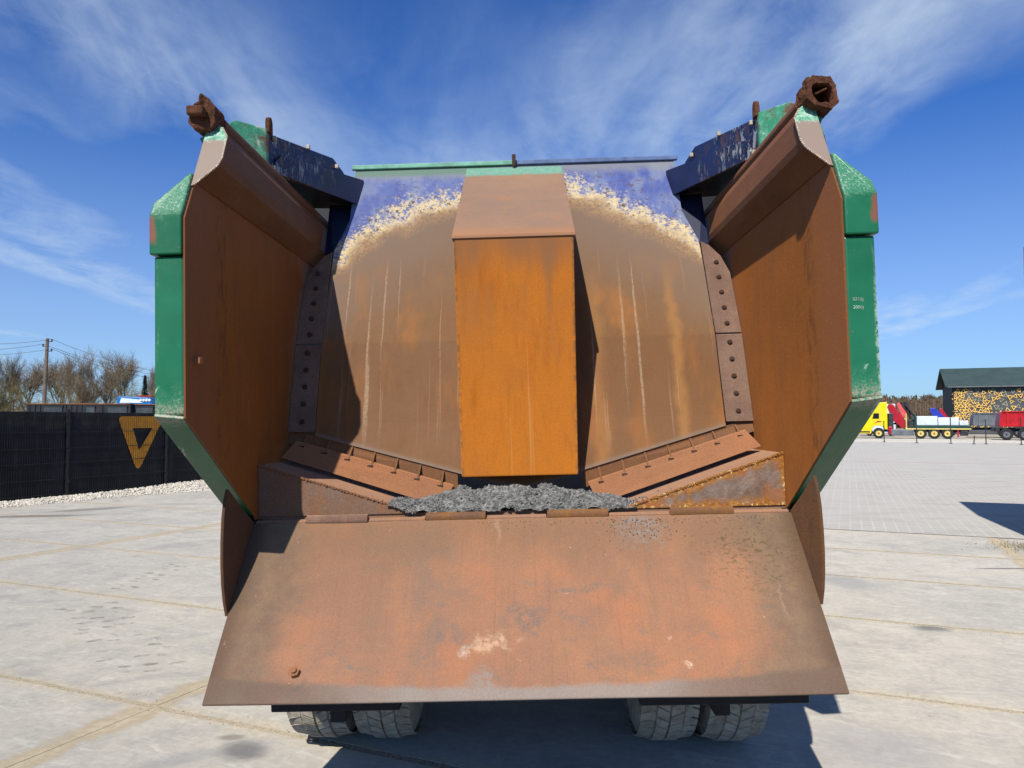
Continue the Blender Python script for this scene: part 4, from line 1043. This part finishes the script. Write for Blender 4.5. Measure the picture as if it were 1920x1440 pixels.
# trees: bare, in early spring
M_bark = plain('bark', lin(104, 94, 82), 0.95, 0.3, 3); M_birch = plain('birch_bark', lin(178, 172, 160), 0.9, 0.3, 5)
M_twig = plain('twigs', lin(106, 90, 68), 0.95, 0.25, 2); M_twig2 = plain('twigs_budding', lin(116, 106, 70), 0.95, 0.25, 2); M_twig3 = plain('twigs_pale', lin(126, 112, 90), 0.95, 0.25, 2)
M_fir = plain('fir_needles', (0.035, 0.05, 0.022, 1), 0.9, 0.4, 4)
def bare_tree(h, spread, seed, levels=4, up=0.75, trunk_frac=0.28, twig=0.020):
    rnd = random.Random(seed); tb, cb = MB(), MB()
    def grow(p, d, ln, r, lv):
        segs = 3; q = p
        for s in range(segs):
            d2 = (d + Vector((rnd.gauss(0, .12), rnd.gauss(0, .12), 0.05 * up))).normalized()
            nq = q + d2 * ln / segs; r2 = r * (1 - 0.22 * (s + 1) / segs * 1.2)
            (tb if lv < 2 else cb).tube(q, nq, max(r * (1 - .25 * s / segs), twig * .5), max(r2, twig * .45), n=(6 if lv < 2 else 3), caps=False)
            if lv < levels and (lv > 0 or s > 0 or trunk_frac < 0.2):
                for b in range(rnd.choice((2, 3)) if lv < levels - 1 else 3):
                    ax = Vector((rnd.gauss(0, 1), rnd.gauss(0, 1), rnd.gauss(0, 1))).normalized()
                    ang = rnd.uniform(0.35, 0.9) * spread
                    nd = (Matrix.Rotation(ang, 3, d2.orthogonal().normalized() if ax.length < .1 else ax.cross(d2).normalized()) @ d2 + Vector((0, 0, 0.25 * up))).normalized()
                    grow(nq, nd, ln * rnd.uniform(0.5, 0.72), r2 * 0.55, lv + 1)
            q, d = nq, d2
    grow(Vector((0, 0, 0)), Vector((0, 0, 1)), h * 0.52, h * 0.016, 0)
    return tb, cb
protos = []
for (h, spread, seed, up, mt, mb_) in ((10, 1.0, 3, .6, M_twig, M_bark), (10, 0.7, 11, 1.2, M_twig3, M_birch), (10, 1.15, 21, .5, M_twig2, M_bark), (10, 0.85, 31, .9, M_twig3, M_bark)):
    tb, cb = bare_tree(h, spread, seed, 4, up)
    t = tb.mesh('trunk'); t.materials.append(mb_); c = cb.mesh('crown'); c.materials.append(mt)
    zmax = max(v.co.z for v in c.vertices); protos.append((t, c, zmax))
def tree(name, kind, u, vtop, d, label, group, wide=1.0, vbase=None):
    t, c, zm = protos[kind]; top = P(u, vtop, d)
    e = empty(name, (top.x, d, 0), random.random() * 6); s = top.z / zm; e.scale = (s * wide, s * wide, s)
    link('trunk', t, e); link('crown', c, e); return tag(e, label, 'tree', group)
G = 'bare trees beyond the fence'
for (k, u, v, d, wd, lb) in (
    (1, 10, 652, 62, 0.8, 'tall pale bare tree at the very left edge above the fence'),
    (2, -22, 690, 56, 1.5, 'bushy tree cut off by the left edge of the photo'),
    (2, 30, 700, 60, 1.4, 'low budding thicket tree left of the utility pole'),
    (0, 62, 665, 66, 1.35, 'broad rounded bare tree just left of the utility pole'),
    (0, 100, 658, 72, 1.1, 'rounded bare tree just right of the utility pole'),
    (1, 128, 662, 70, 0.7, 'slender pale birch right of the utility pole'),
    (1, 152, 668, 72, 0.65, 'thin bare birch between the pole and the tall tree'),
    (3, 150, 705, 62, 1.2, 'low brown tree above the middle of the long container'),
    (2, 118, 712, 60, 1.3, 'low budding tree behind the utility pole foot'),
    (3, 176, 694, 66, 1.1, 'small bare tree left of the tallest spreading tree'),
    (3, 205, 650, 64, 1.15, 'tallest spreading bare tree left of the trailer'),
    (0, 238, 650, 66, 0.7, 'tall thin bare tree leaning beside the spreading one'),
    (2, 240, 705, 60, 1.2, 'low bushy tree above the blue truck cab'),
    (1, 285, 676, 74, 0.7, 'pale birch half hidden by the green column'),
    (3, 262, 722, 70, 1.3, 'small bare tree beside the dark fir'),
    (2, 300, 712, 66, 1.3, 'bare tree seen just at the trailer edge')):
    tree('bare_tree', k, u, v, d, lb, G, wd)
def fir():
    e = empty('fir_tree', (P(271, 705, 68).x, 68, 0)); tag(e, 'small dark green fir near the trailer on the left', 'tree')
    h = P(271, 704, 68).z
    MB().tube((0, 0, 0), (0, 0, h * .98), 0.12, 0.02, n=6).build('trunk', M_bark, e)
    mb = MB(); rn = random.Random(4)
    for k in range(1500):
        f = rn.random() ** 0.8; z = h * (0.12 + 0.88 * f); rad = (1 - f) * 0.9 + 0.05; a = rn.random() * 6.28; r = rad * rn.uniform(0.4, 1.0)
        c = Vector((r * math.cos(a), r * math.sin(a), z - r * 0.3)); o = Vector((math.cos(a), math.sin(a), -0.4)) * 0.16; w = Vector((-math.sin(a), math.cos(a), 0)) * 0.05
        mb.poly([c - o, c + w, c + o, c - w], [(0, 1, 2), (0, 2, 3)])
    mb.build('crown', M_fir, e)
fir()
# brushwood under the trees, one mass
bw = MB(); rn = random.Random(9)
for k in range(5200):
    x = rn.uniform(-62, -22); y = rn.uniform(64, 96); h = rn.uniform(1.2, 4.6) * (0.7 + 0.5 * noise.noise(Vector((x * .25, y * .1, 0))))
    b = Vector((x, y, 0)); tip = b + Vector((rn.gauss(0, .5), rn.gauss(0, .3), h)); w = rn.uniform(0.02, 0.05)
    m = b.lerp(tip, .6) + Vector((rn.gauss(0, .2), 0, 0))
    bw.poly([b + Vector((-w, 0, 0)), b + Vector((w, 0, 0)), m, tip], [(0, 1, 2), (0, 2, 3)])
    for q in range(2):
        o = b.lerp(tip, rn.uniform(.35, .9)); t2 = o + Vector((rn.gauss(0, .6), rn.gauss(0, .3), rn.uniform(.2, 1.0)))
        bw.poly([o, o + Vector((w, 0, .05)), t2], [(0, 1, 2)])
tag(bw.build('brushwood', plain('brush', lin(110, 96, 72), 0.95, 0.4, .6)), 'tangle of brown brushwood under the bare trees on the left', 'brushwood', kind='stuff')

# ------------------------------------------------------------------ right background
RZ = math.atan2(B.y, B.x)                                   # local x axis along B for things parked across the yard
M_yel = plain('truck_yellow', lin(232, 206, 20), 0.3, 0.08, 2); M_yel2 = plain('frame_yellow', lin(206, 190, 112), 0.5, 0.2, 3)
M_red = plain('crane_red', lin(170, 28, 44), 0.35, 0.2, 2); M_red2 = plain('tipper_red', lin(178, 24, 32), 0.4, 0.25, 2)
M_dkgreen = plain('deck_green', lin(22, 66, 60), 0.5, 0.2, 3); M_white = plain('wrapped_white', lin(206, 214, 218), 0.5, 0.1, 2)
M_gry = plain('tipper_grey', lin(104, 108, 112), 0.4, 0.2, 2); M_dark = plain('dark_metal', (0.03, 0.03, 0.033, 1), 0.5, 0.4, 3)
M_rubber = plain('rubber', (0.022, 0.021, 0.02, 1), 0.8, 0.3, 4); M_winglass = plain('cab_glass', (0.012, 0.014, 0.016, 1), 0.1, 0.2, 2, spec=0.6)
def vwheel(parent, x, y, r, rimmat, w=0.3):
    t = empty('wheel', (x, y, r), 0, parent)
    MB().lathe([(-w / 2, r * .55), (-w / 2, r * .9), (-w * .35, r), (w * .35, r), (w / 2, r * .9), (w / 2, r * .55)], (0, 0, 0), 'y', 22).build('tyre', M_rubber, t)
    MB().lathe([(-w * .52, 0.001), (-w * .52, r * .14), (-w * .40, r * .16), (-w * .40, 0.001)], (0, 0, 0), 'y', 10).build('hub', M_red if rimmat is M_yel2 else M_dark, t)
    MB().lathe([(-w * .42, 0.001), (-w * .42, r * .2), (-w * .30, r * .24), (-w * .30, r * .46), (-w * .46, r * .57), (w * .4, r * .57), (w * .4, 0.001)], (0, 0, 0), 'y', 18).build('rim', rimmat, t)
# yellow crane lorry: local x to the right (rear), front at x = 0, near side y = 0
yt = empty('crane_truck', P(1604, 822, 73.2) * Vector((1, 1, 0)) if False else Vector((P(1604, 822, 73.2).x, 73.2, 0)), RZ)
tag(yt, 'yellow lorry with red folded crane and flatbed parked beside the paving', 'truck')
prof = [(0.0, 0.45), (0.0, 1.3), (0.25, 1.9), (0.65, 2.7), (0.95, 3.05), (1.5, 3.3), (2.7, 3.42), (2.7, 0.85), (2.5, 0.85), (2.35, 1.15), (1.65, 1.22), (1.4, 0.95), (1.3, 0.45)]
def prism_y(pts, y0, y1): return MB().prism([(x, y0, z) for x, z in pts], [(x, y1, z) for x, z in pts])
cab = prism_y(prof, 0.0, 2.35).build('cab', M_yel, yt, 0.04)
prism_y([(1.42, 1.84), (1.54, 2.36), (2.0, 2.36), (2.0, 1.84)], -0.012, 0.012).build('side_window', M_winglass, cab)
MB().prism([(0.23, 0.2, 1.90), (0.60, 0.2, 2.62), (0.60, 2.15, 2.62), (0.23, 2.15, 1.90)], [(0.19, 0.2, 1.92), (0.56, 0.2, 2.64), (0.56, 2.15, 2.64), (0.19, 2.15, 1.92)]).build('windscreen', M_winglass, cab)
prism_y([(1.25, 1.28), (1.5, 1.36), (1.9, 1.66), (2.3, 1.60), (1.8, 1.48)], -0.01, 0.01).build('red_flash', M_red, cab)
prism_y([(2.05, 1.3), (2.05, 3.0), (2.12, 3.0), (2.12, 1.3)], -0.01, 0.01).build('door_seam', M_yel2, cab)
MB().box((0.40, -0.18, 2.0), (0.12, 0.22, 0.55)).build('mirror', M_yel, cab, 0.03)
MB().box((0.75, 0.0, 0.62), (0.9, 0.06, 0.12)).build('bumper_trim', M_dark, cab)
MB().box((6.85, 1.18, 0.90), (5.3, 2.3, 0.12)).build('deck', M_yel2, yt, 0.02)
MB().box((5.9, 1.18, 0.72), (7.0, 0.9, 0.22)).build('frame', M_dark, yt)
MB().box((3.95, 0.25, 0.55), (1.9, 0.5, 0.55)).build('tool_locker', M_gry, yt, 0.03)
MB().box((2.95, 0.3, 0.75), (0.35, 0.5, 0.7)).build('step_box', M_red, yt, 0.03)
MB().box((8.95, 0.35, 0.52), (0.6, 0.6, 0.45)).build('rear_box', M_dark, yt, 0.03)
MB().box((8.45, 0.12, 0.5), (0.12, 0.2, 0.7)).build('stabiliser', M_red, yt)
MB().box((3.0, 1.1, 1.6), (0.45, 1.8, 1.5)).build('crane_base', M_dark, yt, 0.05)
prism_y([(2.75, 2.95), (2.9, 3.28), (3.25, 3.2), (4.25, 1.55), (4.25, 1.0), (3.9, 1.0), (3.15, 1.75)], 0.5, 1.3).build('crane_column', M_red, yt, 0.03)
prism_y([(3.55, 3.2), (3.75, 3.4), (4.4, 2.3), (4.3, 1.9), (4.0, 2.0)], 0.7, 1.5).build('crane_boom', plain('crane_red_pale', lin(206, 84, 84), .4, .15, 2), yt, 0.03)
for k, (x0, z0, x1, z1) in enumerate(((3.9, 3.4, 4.9, 1.6), (4.2, 3.4, 5.1, 1.9), (4.45, 3.3, 4.7, 2.2), (4.0, 3.3, 4.5, 2.7), (3.3, 1.4, 4.7, 1.25), (3.6, 1.9, 3.7, 1.0))):
    MB().tube((x0, 1.0 + .15 * k, z0), (x1, 1.0 + .15 * k, z1), 0.09, 0.07, n=8).build('crane_arm', M_dark, yt)
MB().box((4.65, 1.15, 1.35), (0.4, 0.8, 0.8)).build('crane_hook_block', M_dark, yt, 0.05)
for y in (0.1, 2.2): MB().box((4.28, y, 1.6), (0.10, 0.12, 1.4)).build('headboard_post', M_yel2, yt)
for x in (1.95, 5.45, 6.55, 7.62): vwheel(yt, x, 0.22, 0.50, M_yel2)
def on_truck(name, boxes, mat, label, cat, group=None, bev=0.04):
    e = MB()
    for c, s in boxes: e.box(c, s)
    o = e.build(name, mat, None, bev); o.location = yt.location; o.rotation_euler.z = RZ; return tag(o, label, cat, group)
on_truck('loading_pallet', [((7.25, 1.18, 1.10), (4.5, 2.2, 0.26)), ((5.0, 1.18, 1.65), (0.12, 2.2, 1.3))], M_dkgreen, 'dark green pallet frame lying on the yellow lorry deck', 'pallet')
on_truck('wrapped_bundle', [((6.0, 1.18, 1.66), (1.7, 2.0, 0.84))], M_white, 'taller white wrapped bundle on the lorry deck next to the crane', 'bundle', 'white wrapped bundles on the deck')
on_truck('wrapped_bundle', [((7.72, 1.18, 1.60), (1.65, 2.0, 0.72))], M_white, 'middle white wrapped bundle on the lorry deck', 'bundle', 'white wrapped bundles on the deck')
on_truck('wrapped_bundle', [((8.95, 1.18, 1.46), (0.7, 2.0, 0.44))], M_white, 'lowest white wrapped bundle at the rear of the deck', 'bundle', 'white wrapped bundles on the deck')
# white van roof behind the cab
wv = empty('white_van', (P(1655, 790, 86).x, 86, 0), RZ); tag(wv, 'white van roof showing above the yellow lorry cab', 'van')
prism_y([(-2.2, 0.3), (-2.2, 1.6), (-1.6, 2.5), (-0.9, 3.55), (1.25, 3.55), (1.25, 0.3)], 0, 2).build('body', M_white, wv, 0.06)
for x in (-1.4, 0.8): vwheel(wv, x, 0.1, 0.36, M_gry)
# blue and red crane tips further back
bc = empty('blue_loader', (P(1770, 790, 84).x, 84, 0), RZ); tag(bc, 'blue and red loader arm standing up behind the white bundles', 'loader')
prism_y([(-1.0, 1.8), (-1.4, 3.0), (-0.9, 3.1), (0.2, 1.9), (0.2, 1.2), (-0.8, 1.2)], 0, 0.7).build('arm', plain('loader_blue', lin(40, 60, 170), .4, .1, 2), bc, 0.04)
prism_y([(-0.3, 2.0), (-0.45, 3.0), (-0.2, 3.0), (0.4, 2.0)], 0.1, 0.5).build('tip', M_red, bc, 0.02)
MB().box((-0.2, 0.5, 0.75), (2.4, 1.5, 0.9)).build('chassis', M_dark, bc, 0.05)
for x in (-0.9, 0.6): vwheel(bc, x, -0.1, 0.45, M_gry)
def tipper(name, u, d, body, label, n, s=1.0):
    e = empty(name, (P(u, 790, d).x, d, 0), RZ); tag(e, label, 'truck', 'tipper trucks by the building'); e.scale = (s, s, s)
    prism_y([(0.0, 1.15), (0.15, 2.3), (0.5, 2.45), (4.6, 2.45), (4.9, 1.5), (4.6, 1.05)], 0, 2.3).build('tipping_body', body, e, 0.05)
    for k in range(5): MB().box((0.6 + k * 0.9, -0.04, 1.75), (0.10, 0.10, 1.2)).build('rib', body, e)
    MB().box((2.4, -0.03, 2.42), (4.4, 0.12, 0.1)).build('top_rail', body, e)
    MB().box((3.2, 1.1, 0.85), (7.2, 0.8, 0.25)).build('frame', M_dark, e)
    cb = prism_y([(5.05, 0.7), (5.05, 2.9), (6.6, 2.9), (7.1, 1.9), (7.15, 0.7)], 0, 2.3).build('cab', body, e, 0.05)
    MB().box((6.2, -0.01, 2.15), (0.8, 0.04, 0.65)).build('side_window', M_winglass, cb)
    for x in n: vwheel(e, x, 0.2, 0.5, M_gry)
    MB().box((-0.1, 0.9, 0.9), (0.3, 1.6, 0.3)).build('tail_bar', M_dark, e)
    return e
tipper('tipper_truck', 1822, 78, M_gry, 'grey tipper truck parked behind the flatbed in front of the building', (2.7, 4.0, 6.4), 1.0)
tipper('tipper_truck', 1872, 66, M_red2, 'bright red tipper truck cut off by the right edge', (0.55, 1.85, 4.6), 1.0)
# thin fence posts by the verge
for i, (u, v0, v1, lb) in enumerate(((1658, 789, 829, 'thin dark post in front of the yellow cab'), (1719, 783, 831, 'thin dark post before the first rear wheel of the lorry'), (1783, 783, 832, 'thin dark post before the last rear wheel of the lorry'),
        (1826, 817, 833, 'short leaning dark post behind the lorry tail'), (1849, 786, 833, 'thin dark post before the grey tipper'), (1915, 783, 834, 'thin dark post before the red tipper'))):
    g = px(u, v1); hh = (v1 - v0) / 1441 * g.y
    e = empty('boundary_post', (g.x, g.y, 0)); tag(e, lb, 'post', 'thin posts along the verge')
    MB().tube((0, 0, 0), (0.06 if v0 > 800 else 0.0, 0, hh), 0.035, n=6).build('stake', M_dark, e)
    MB().box((0, 0, 0.02), (0.16, 0.16, 0.05)).build('foot', M_dark, e)
# workshop building with green roof and triangle mural
BD = 100.0
bcor = Vector(((1787 - 960) / 1441 * BD, BD, 0)); bld = empty('workshop_building', bcor, RZ)
tag(bld, 'dark workshop building with green pitched roof and yellow triangle mural', 'building')
BL, BDp, ZE, ZR = 24.0, 11.0, 6.35, 8.65
M_bw = plain('building_wall', (0.075, 0.078, 0.082, 1), 0.7, 0.2, 0.5); M_roof = plain('roof_green', lin(60, 76, 70), 0.45, 0.12, 0.6); M_gable = plain('gable_dark', (0.018, 0.017, 0.017, 1), 0.7, 0.3, .5)
wallb = MB().box((BL / 2, BDp / 2, ZE / 2), (BL, BDp, ZE)).build('wall', M_bw, bld)
MB().prism([(0.02, 0, ZE), (0.02, BDp / 2, ZR), (0.02, BDp, ZE)], [(-0.06, 0, ZE), (-0.06, BDp / 2, ZR), (-0.06, BDp, ZE)]).build('gable', M_gable, bld)
MB().box((-0.05, BDp / 2, ZE / 2), (0.05, BDp, ZE)).build('gable_wall', M_gable, bld)
sl_ = (ZR - ZE) / (BDp / 2)
rf = MB().prism([(-0.9, -0.6, ZE - 0.6 * sl_), (-0.9, BDp / 2, ZR), (-0.9, BDp / 2, ZR + 0.15), (-0.9, -0.6, ZE - 0.6 * sl_ + 0.15)], [(BL + .5, -0.6, ZE - 0.6 * sl_), (BL + .5, BDp / 2, ZR), (BL + .5, BDp / 2, ZR + 0.15), (BL + .5, -0.6, ZE - 0.6 * sl_ + 0.15)]).build('roof', M_roof, bld)
MB().prism([(-0.9, BDp + .6, ZE - 0.6 * sl_), (-0.9, BDp / 2, ZR), (-0.9, BDp / 2, ZR + 0.15), (-0.9, BDp + .6, ZE - 0.6 * sl_ + 0.15)], [(BL + .5, BDp + .6, ZE - 0.6 * sl_), (BL + .5, BDp / 2, ZR), (BL + .5, BDp / 2, ZR + 0.15), (BL + .5, BDp + .6, ZE - 0.6 * sl_ + 0.15)]).build('roof', M_roof, bld)
MB().box((BL / 2, -0.58, ZE - 0.6 * sl_ - 0.05), (BL + 1.2, 0.14, 0.14)).build('gutter', M_gry, rf)
MB().tube((0.06, -0.1, 0.1), (0.06, -0.1, ZE - 0.4), 0.06, n=6).build('downpipe', M_dark, bld)
tri = MB(); tri2 = MB(); rn = random.Random(12); seen = []
for k in range(1500):
    x = rn.random() ** 1.7 * 15 + 0.2; z = rn.uniform(0.9, ZE - 0.75)
    if rn.random() < (x - 5) / 14: continue
    if any((x - a) ** 2 + (z - b) ** 2 < (0.33 + 0.022 * x) ** 2 for a, b in seen): continue
    seen.append((x, z)); r = rn.uniform(0.30, 0.42); a0 = rn.choice((90, -90)) + rn.gauss(0, 14); rin = r * 0.56
    po = [Vector((x + r * math.cos(R(a0 + 120 * i)), -0.03 - 0.0006 * len(seen), z + r * math.sin(R(a0 + 120 * i)))) for i in range(3)]
    pi = [Vector((x + rin * math.cos(R(a0 + 120 * i)), -0.03 - 0.0006 * len(seen), z + rin * math.sin(R(a0 + 120 * i)))) for i in range(3)]
    (tri if rn.random() < max(0.25, 1.0 - x * 0.06) else tri2).poly(po + pi, [(i, (i + 1) % 3, 3 + (i + 1) % 3, 3 + i) for i in range(3)])
tag(tri.build('triangle_mural', plain('mural_yellow', lin(232, 186, 92), 0.6, 0.12, 1), bld), kind='stuff')
tag(tri2.build('triangle_mural', plain('mural_grey', lin(150, 146, 120), 0.6, 0.2, 1), bld), kind='stuff')
# far wood behind
fw = MB(); rn = random.Random(5)
for k in range(1500):
    d = rn.uniform(165, 230); u = rn.uniform(1500, 2100); x = (u - 960) / 1441 * d
    h = (1.6 + (790 - 749 + rn.gauss(0, 3)) / 1441 * d) * rn.uniform(0.8, 1.08); w = rn.uniform(0.07, 0.16)
    b = Vector((x, d, 0)); fw.box((x, d, h / 2), (w * 1.6, w, h))
    for q in range(9):
        o = b + Vector((0, 0, h * rn.uniform(.3, 1.0))); t2 = o + Vector((rn.gauss(0, .9), rn.gauss(0, .9), rn.uniform(.2, 1.3)))
        fw.poly([o, o + Vector((w * 1.5, 0, .1)), t2], [(0, 1, 2)])
tag(fw.build('far_wood', plain('far_wood_brown', lin(98, 82, 66), 0.95, 0.45, .15)), 'distant brown leafless wood behind the trucks and building', 'wood', kind='stuff')
pw = MB()
for k in range(260):
    d = rn.uniform(215, 250); u = rn.uniform(1500, 2100); x = (u - 960) / 1441 * d; h = (1.6 + (790 - 747 + rn.gauss(0, 2.5)) / 1441 * d)
    for q in range(46):
        f = rn.random() ** .7; r = (1 - f) * 1.7 + .15; a = rn.random() * 6.28; c = Vector((x + r * math.cos(a) * rn.random(), d, h * (.35 + .65 * f)))
        pw.poly([c + Vector((-.35, 0, -.25)), c + Vector((.35, 0, -.25)), c + Vector((0, 0.1, .5))], [(0, 1, 2)])
tag(pw.build('pine_belt', M_fir), 'dark line of distant pines along the horizon on the right', 'wood', kind='stuff')
# unseen shadow caster added out of view at right, guessed as a tall box trailer
bxt = empty('shadow_caster', (7.55 - 2.5 * A.x, 11.25 - 2.5 * A.y, 0), RZ)
tag(bxt, 'unseen box trailer shape added beyond the right edge to cast the shadow on the paving', 'trailer')
MB().box((6.0, 1.25, 2.68), (12.0, 2.5, 3.0)).build('box_body', M_white, bxt, 0.02)
MB().box((6.0, 1.25, 1.0), (11.5, 0.9, 0.3)).build('chassis', M_dark, bxt)
for x in (1.6, 2.9, 4.2):
    for y in (0.2, 2.3): vwheel(bxt, x, y, 0.5, M_gry)
MB().box((10.0, 1.25, 0.45), (0.2, 1.9, 0.9)).build('landing_gear', M_dark, bxt)

# ------------------------------------------------------------------ small marks on the slabs
tmk = MB(); rn = random.Random(2)
def marks(u0, v0, u1, v1, n, rows, sz):
    a, b = px(u0, v0), px(u1, v1); d = (b - a); nrm = Vector((-d.y, d.x, 0)).normalized()
    for i in range(n):
        for rws in range(rows):
            c = a + d * ((i + 0.5 * (rws % 2)) / n) + nrm * ((rws - rows / 2 + .5) * 0.17 + rn.gauss(0, .03)) + d.normalized() * rn.gauss(0, .03); ang = rn.gauss(0, .3)
            if rn.random() < 0.15: continue
            pts = []
            for k in range(9):
                t = k / 9 * 6.283; q = Vector((math.cos(t) * sz * rn.uniform(.8, 1.2), math.sin(t) * sz * 0.45 * rn.uniform(.8, 1.2), 0))
                pts.append(c + Matrix.Rotation(ang + math.atan2(d.y, d.x) + 1.1, 3, 'Z') @ q + Vector((0, 0, 0.0055)))
            tmk.poly(pts, [tuple(range(9))])
marks(228, 1106, 336, 1058, 11, 2, 0.055); marks(165, 1135, 205, 1185, 5, 3, 0.06); marks(190, 1180, 300, 1262, 8, 3, 0.055)
Mm = Mat('damp_mark', 0.9); nn = Mm.noise(Mm.pos(), 9, 5, .7); cc = Mm.out(lin(134, 130, 124))
tr_ = Mm.node('ShaderNodeBsdfTransparent'); mx = Mm.node('ShaderNodeMixShader'); Mm.put(mx.inputs[0], Mm.mul(Mm.step(nn, 0.36, 0.70), 0.6)); Mm.put(mx.inputs[1], tr_.outputs[0]); Mm.put(mx.inputs[2], Mm.b.outputs[0])
Mm.put(Mm.nt.nodes['Material Output'].inputs['Surface'], mx.outputs[0])
tag(tmk.build('tyre_marks', Mm.m), 'rows of small dark tyre tread prints on the slabs at left', 'tyre marks', kind='stuff')
gv = MB()
def edge_grit():
    k = rn.randrange(-1, 5); s = ROW0 + k * ROWH + rn.gauss(0, .05); t = rn.uniform(-12, 8); return yd(s, t, 0.003)
stones(1500, edge_grit, 0.002, 0.006, gv)
tag(gv.build('joint_grit', plain('grit', lin(170, 158, 136), .95, .3, 20, world_pos=True)), 'loose sandy grit scattered along the slab joints', 'grit', kind='stuff')
gs = MB(); g0 = px(1915, 1028)
for k in range(900):
    c = g0 + Vector((rn.gauss(0.25, .30), rn.gauss(0, .22), 0.0)); h = rn.uniform(.01, .05)
    gs.poly([c, c + Vector((.006, 0, 0)), c + Vector((rn.gauss(0, .03), rn.gauss(0, .03), h))], [(0, 1, 2)])
tag(gs.build('dry_grass', plain('dry_grass', lin(116, 108, 72), .95, .35, 9)), 'small patch of dry grass at the right edge of the yard', 'grass', kind='stuff')
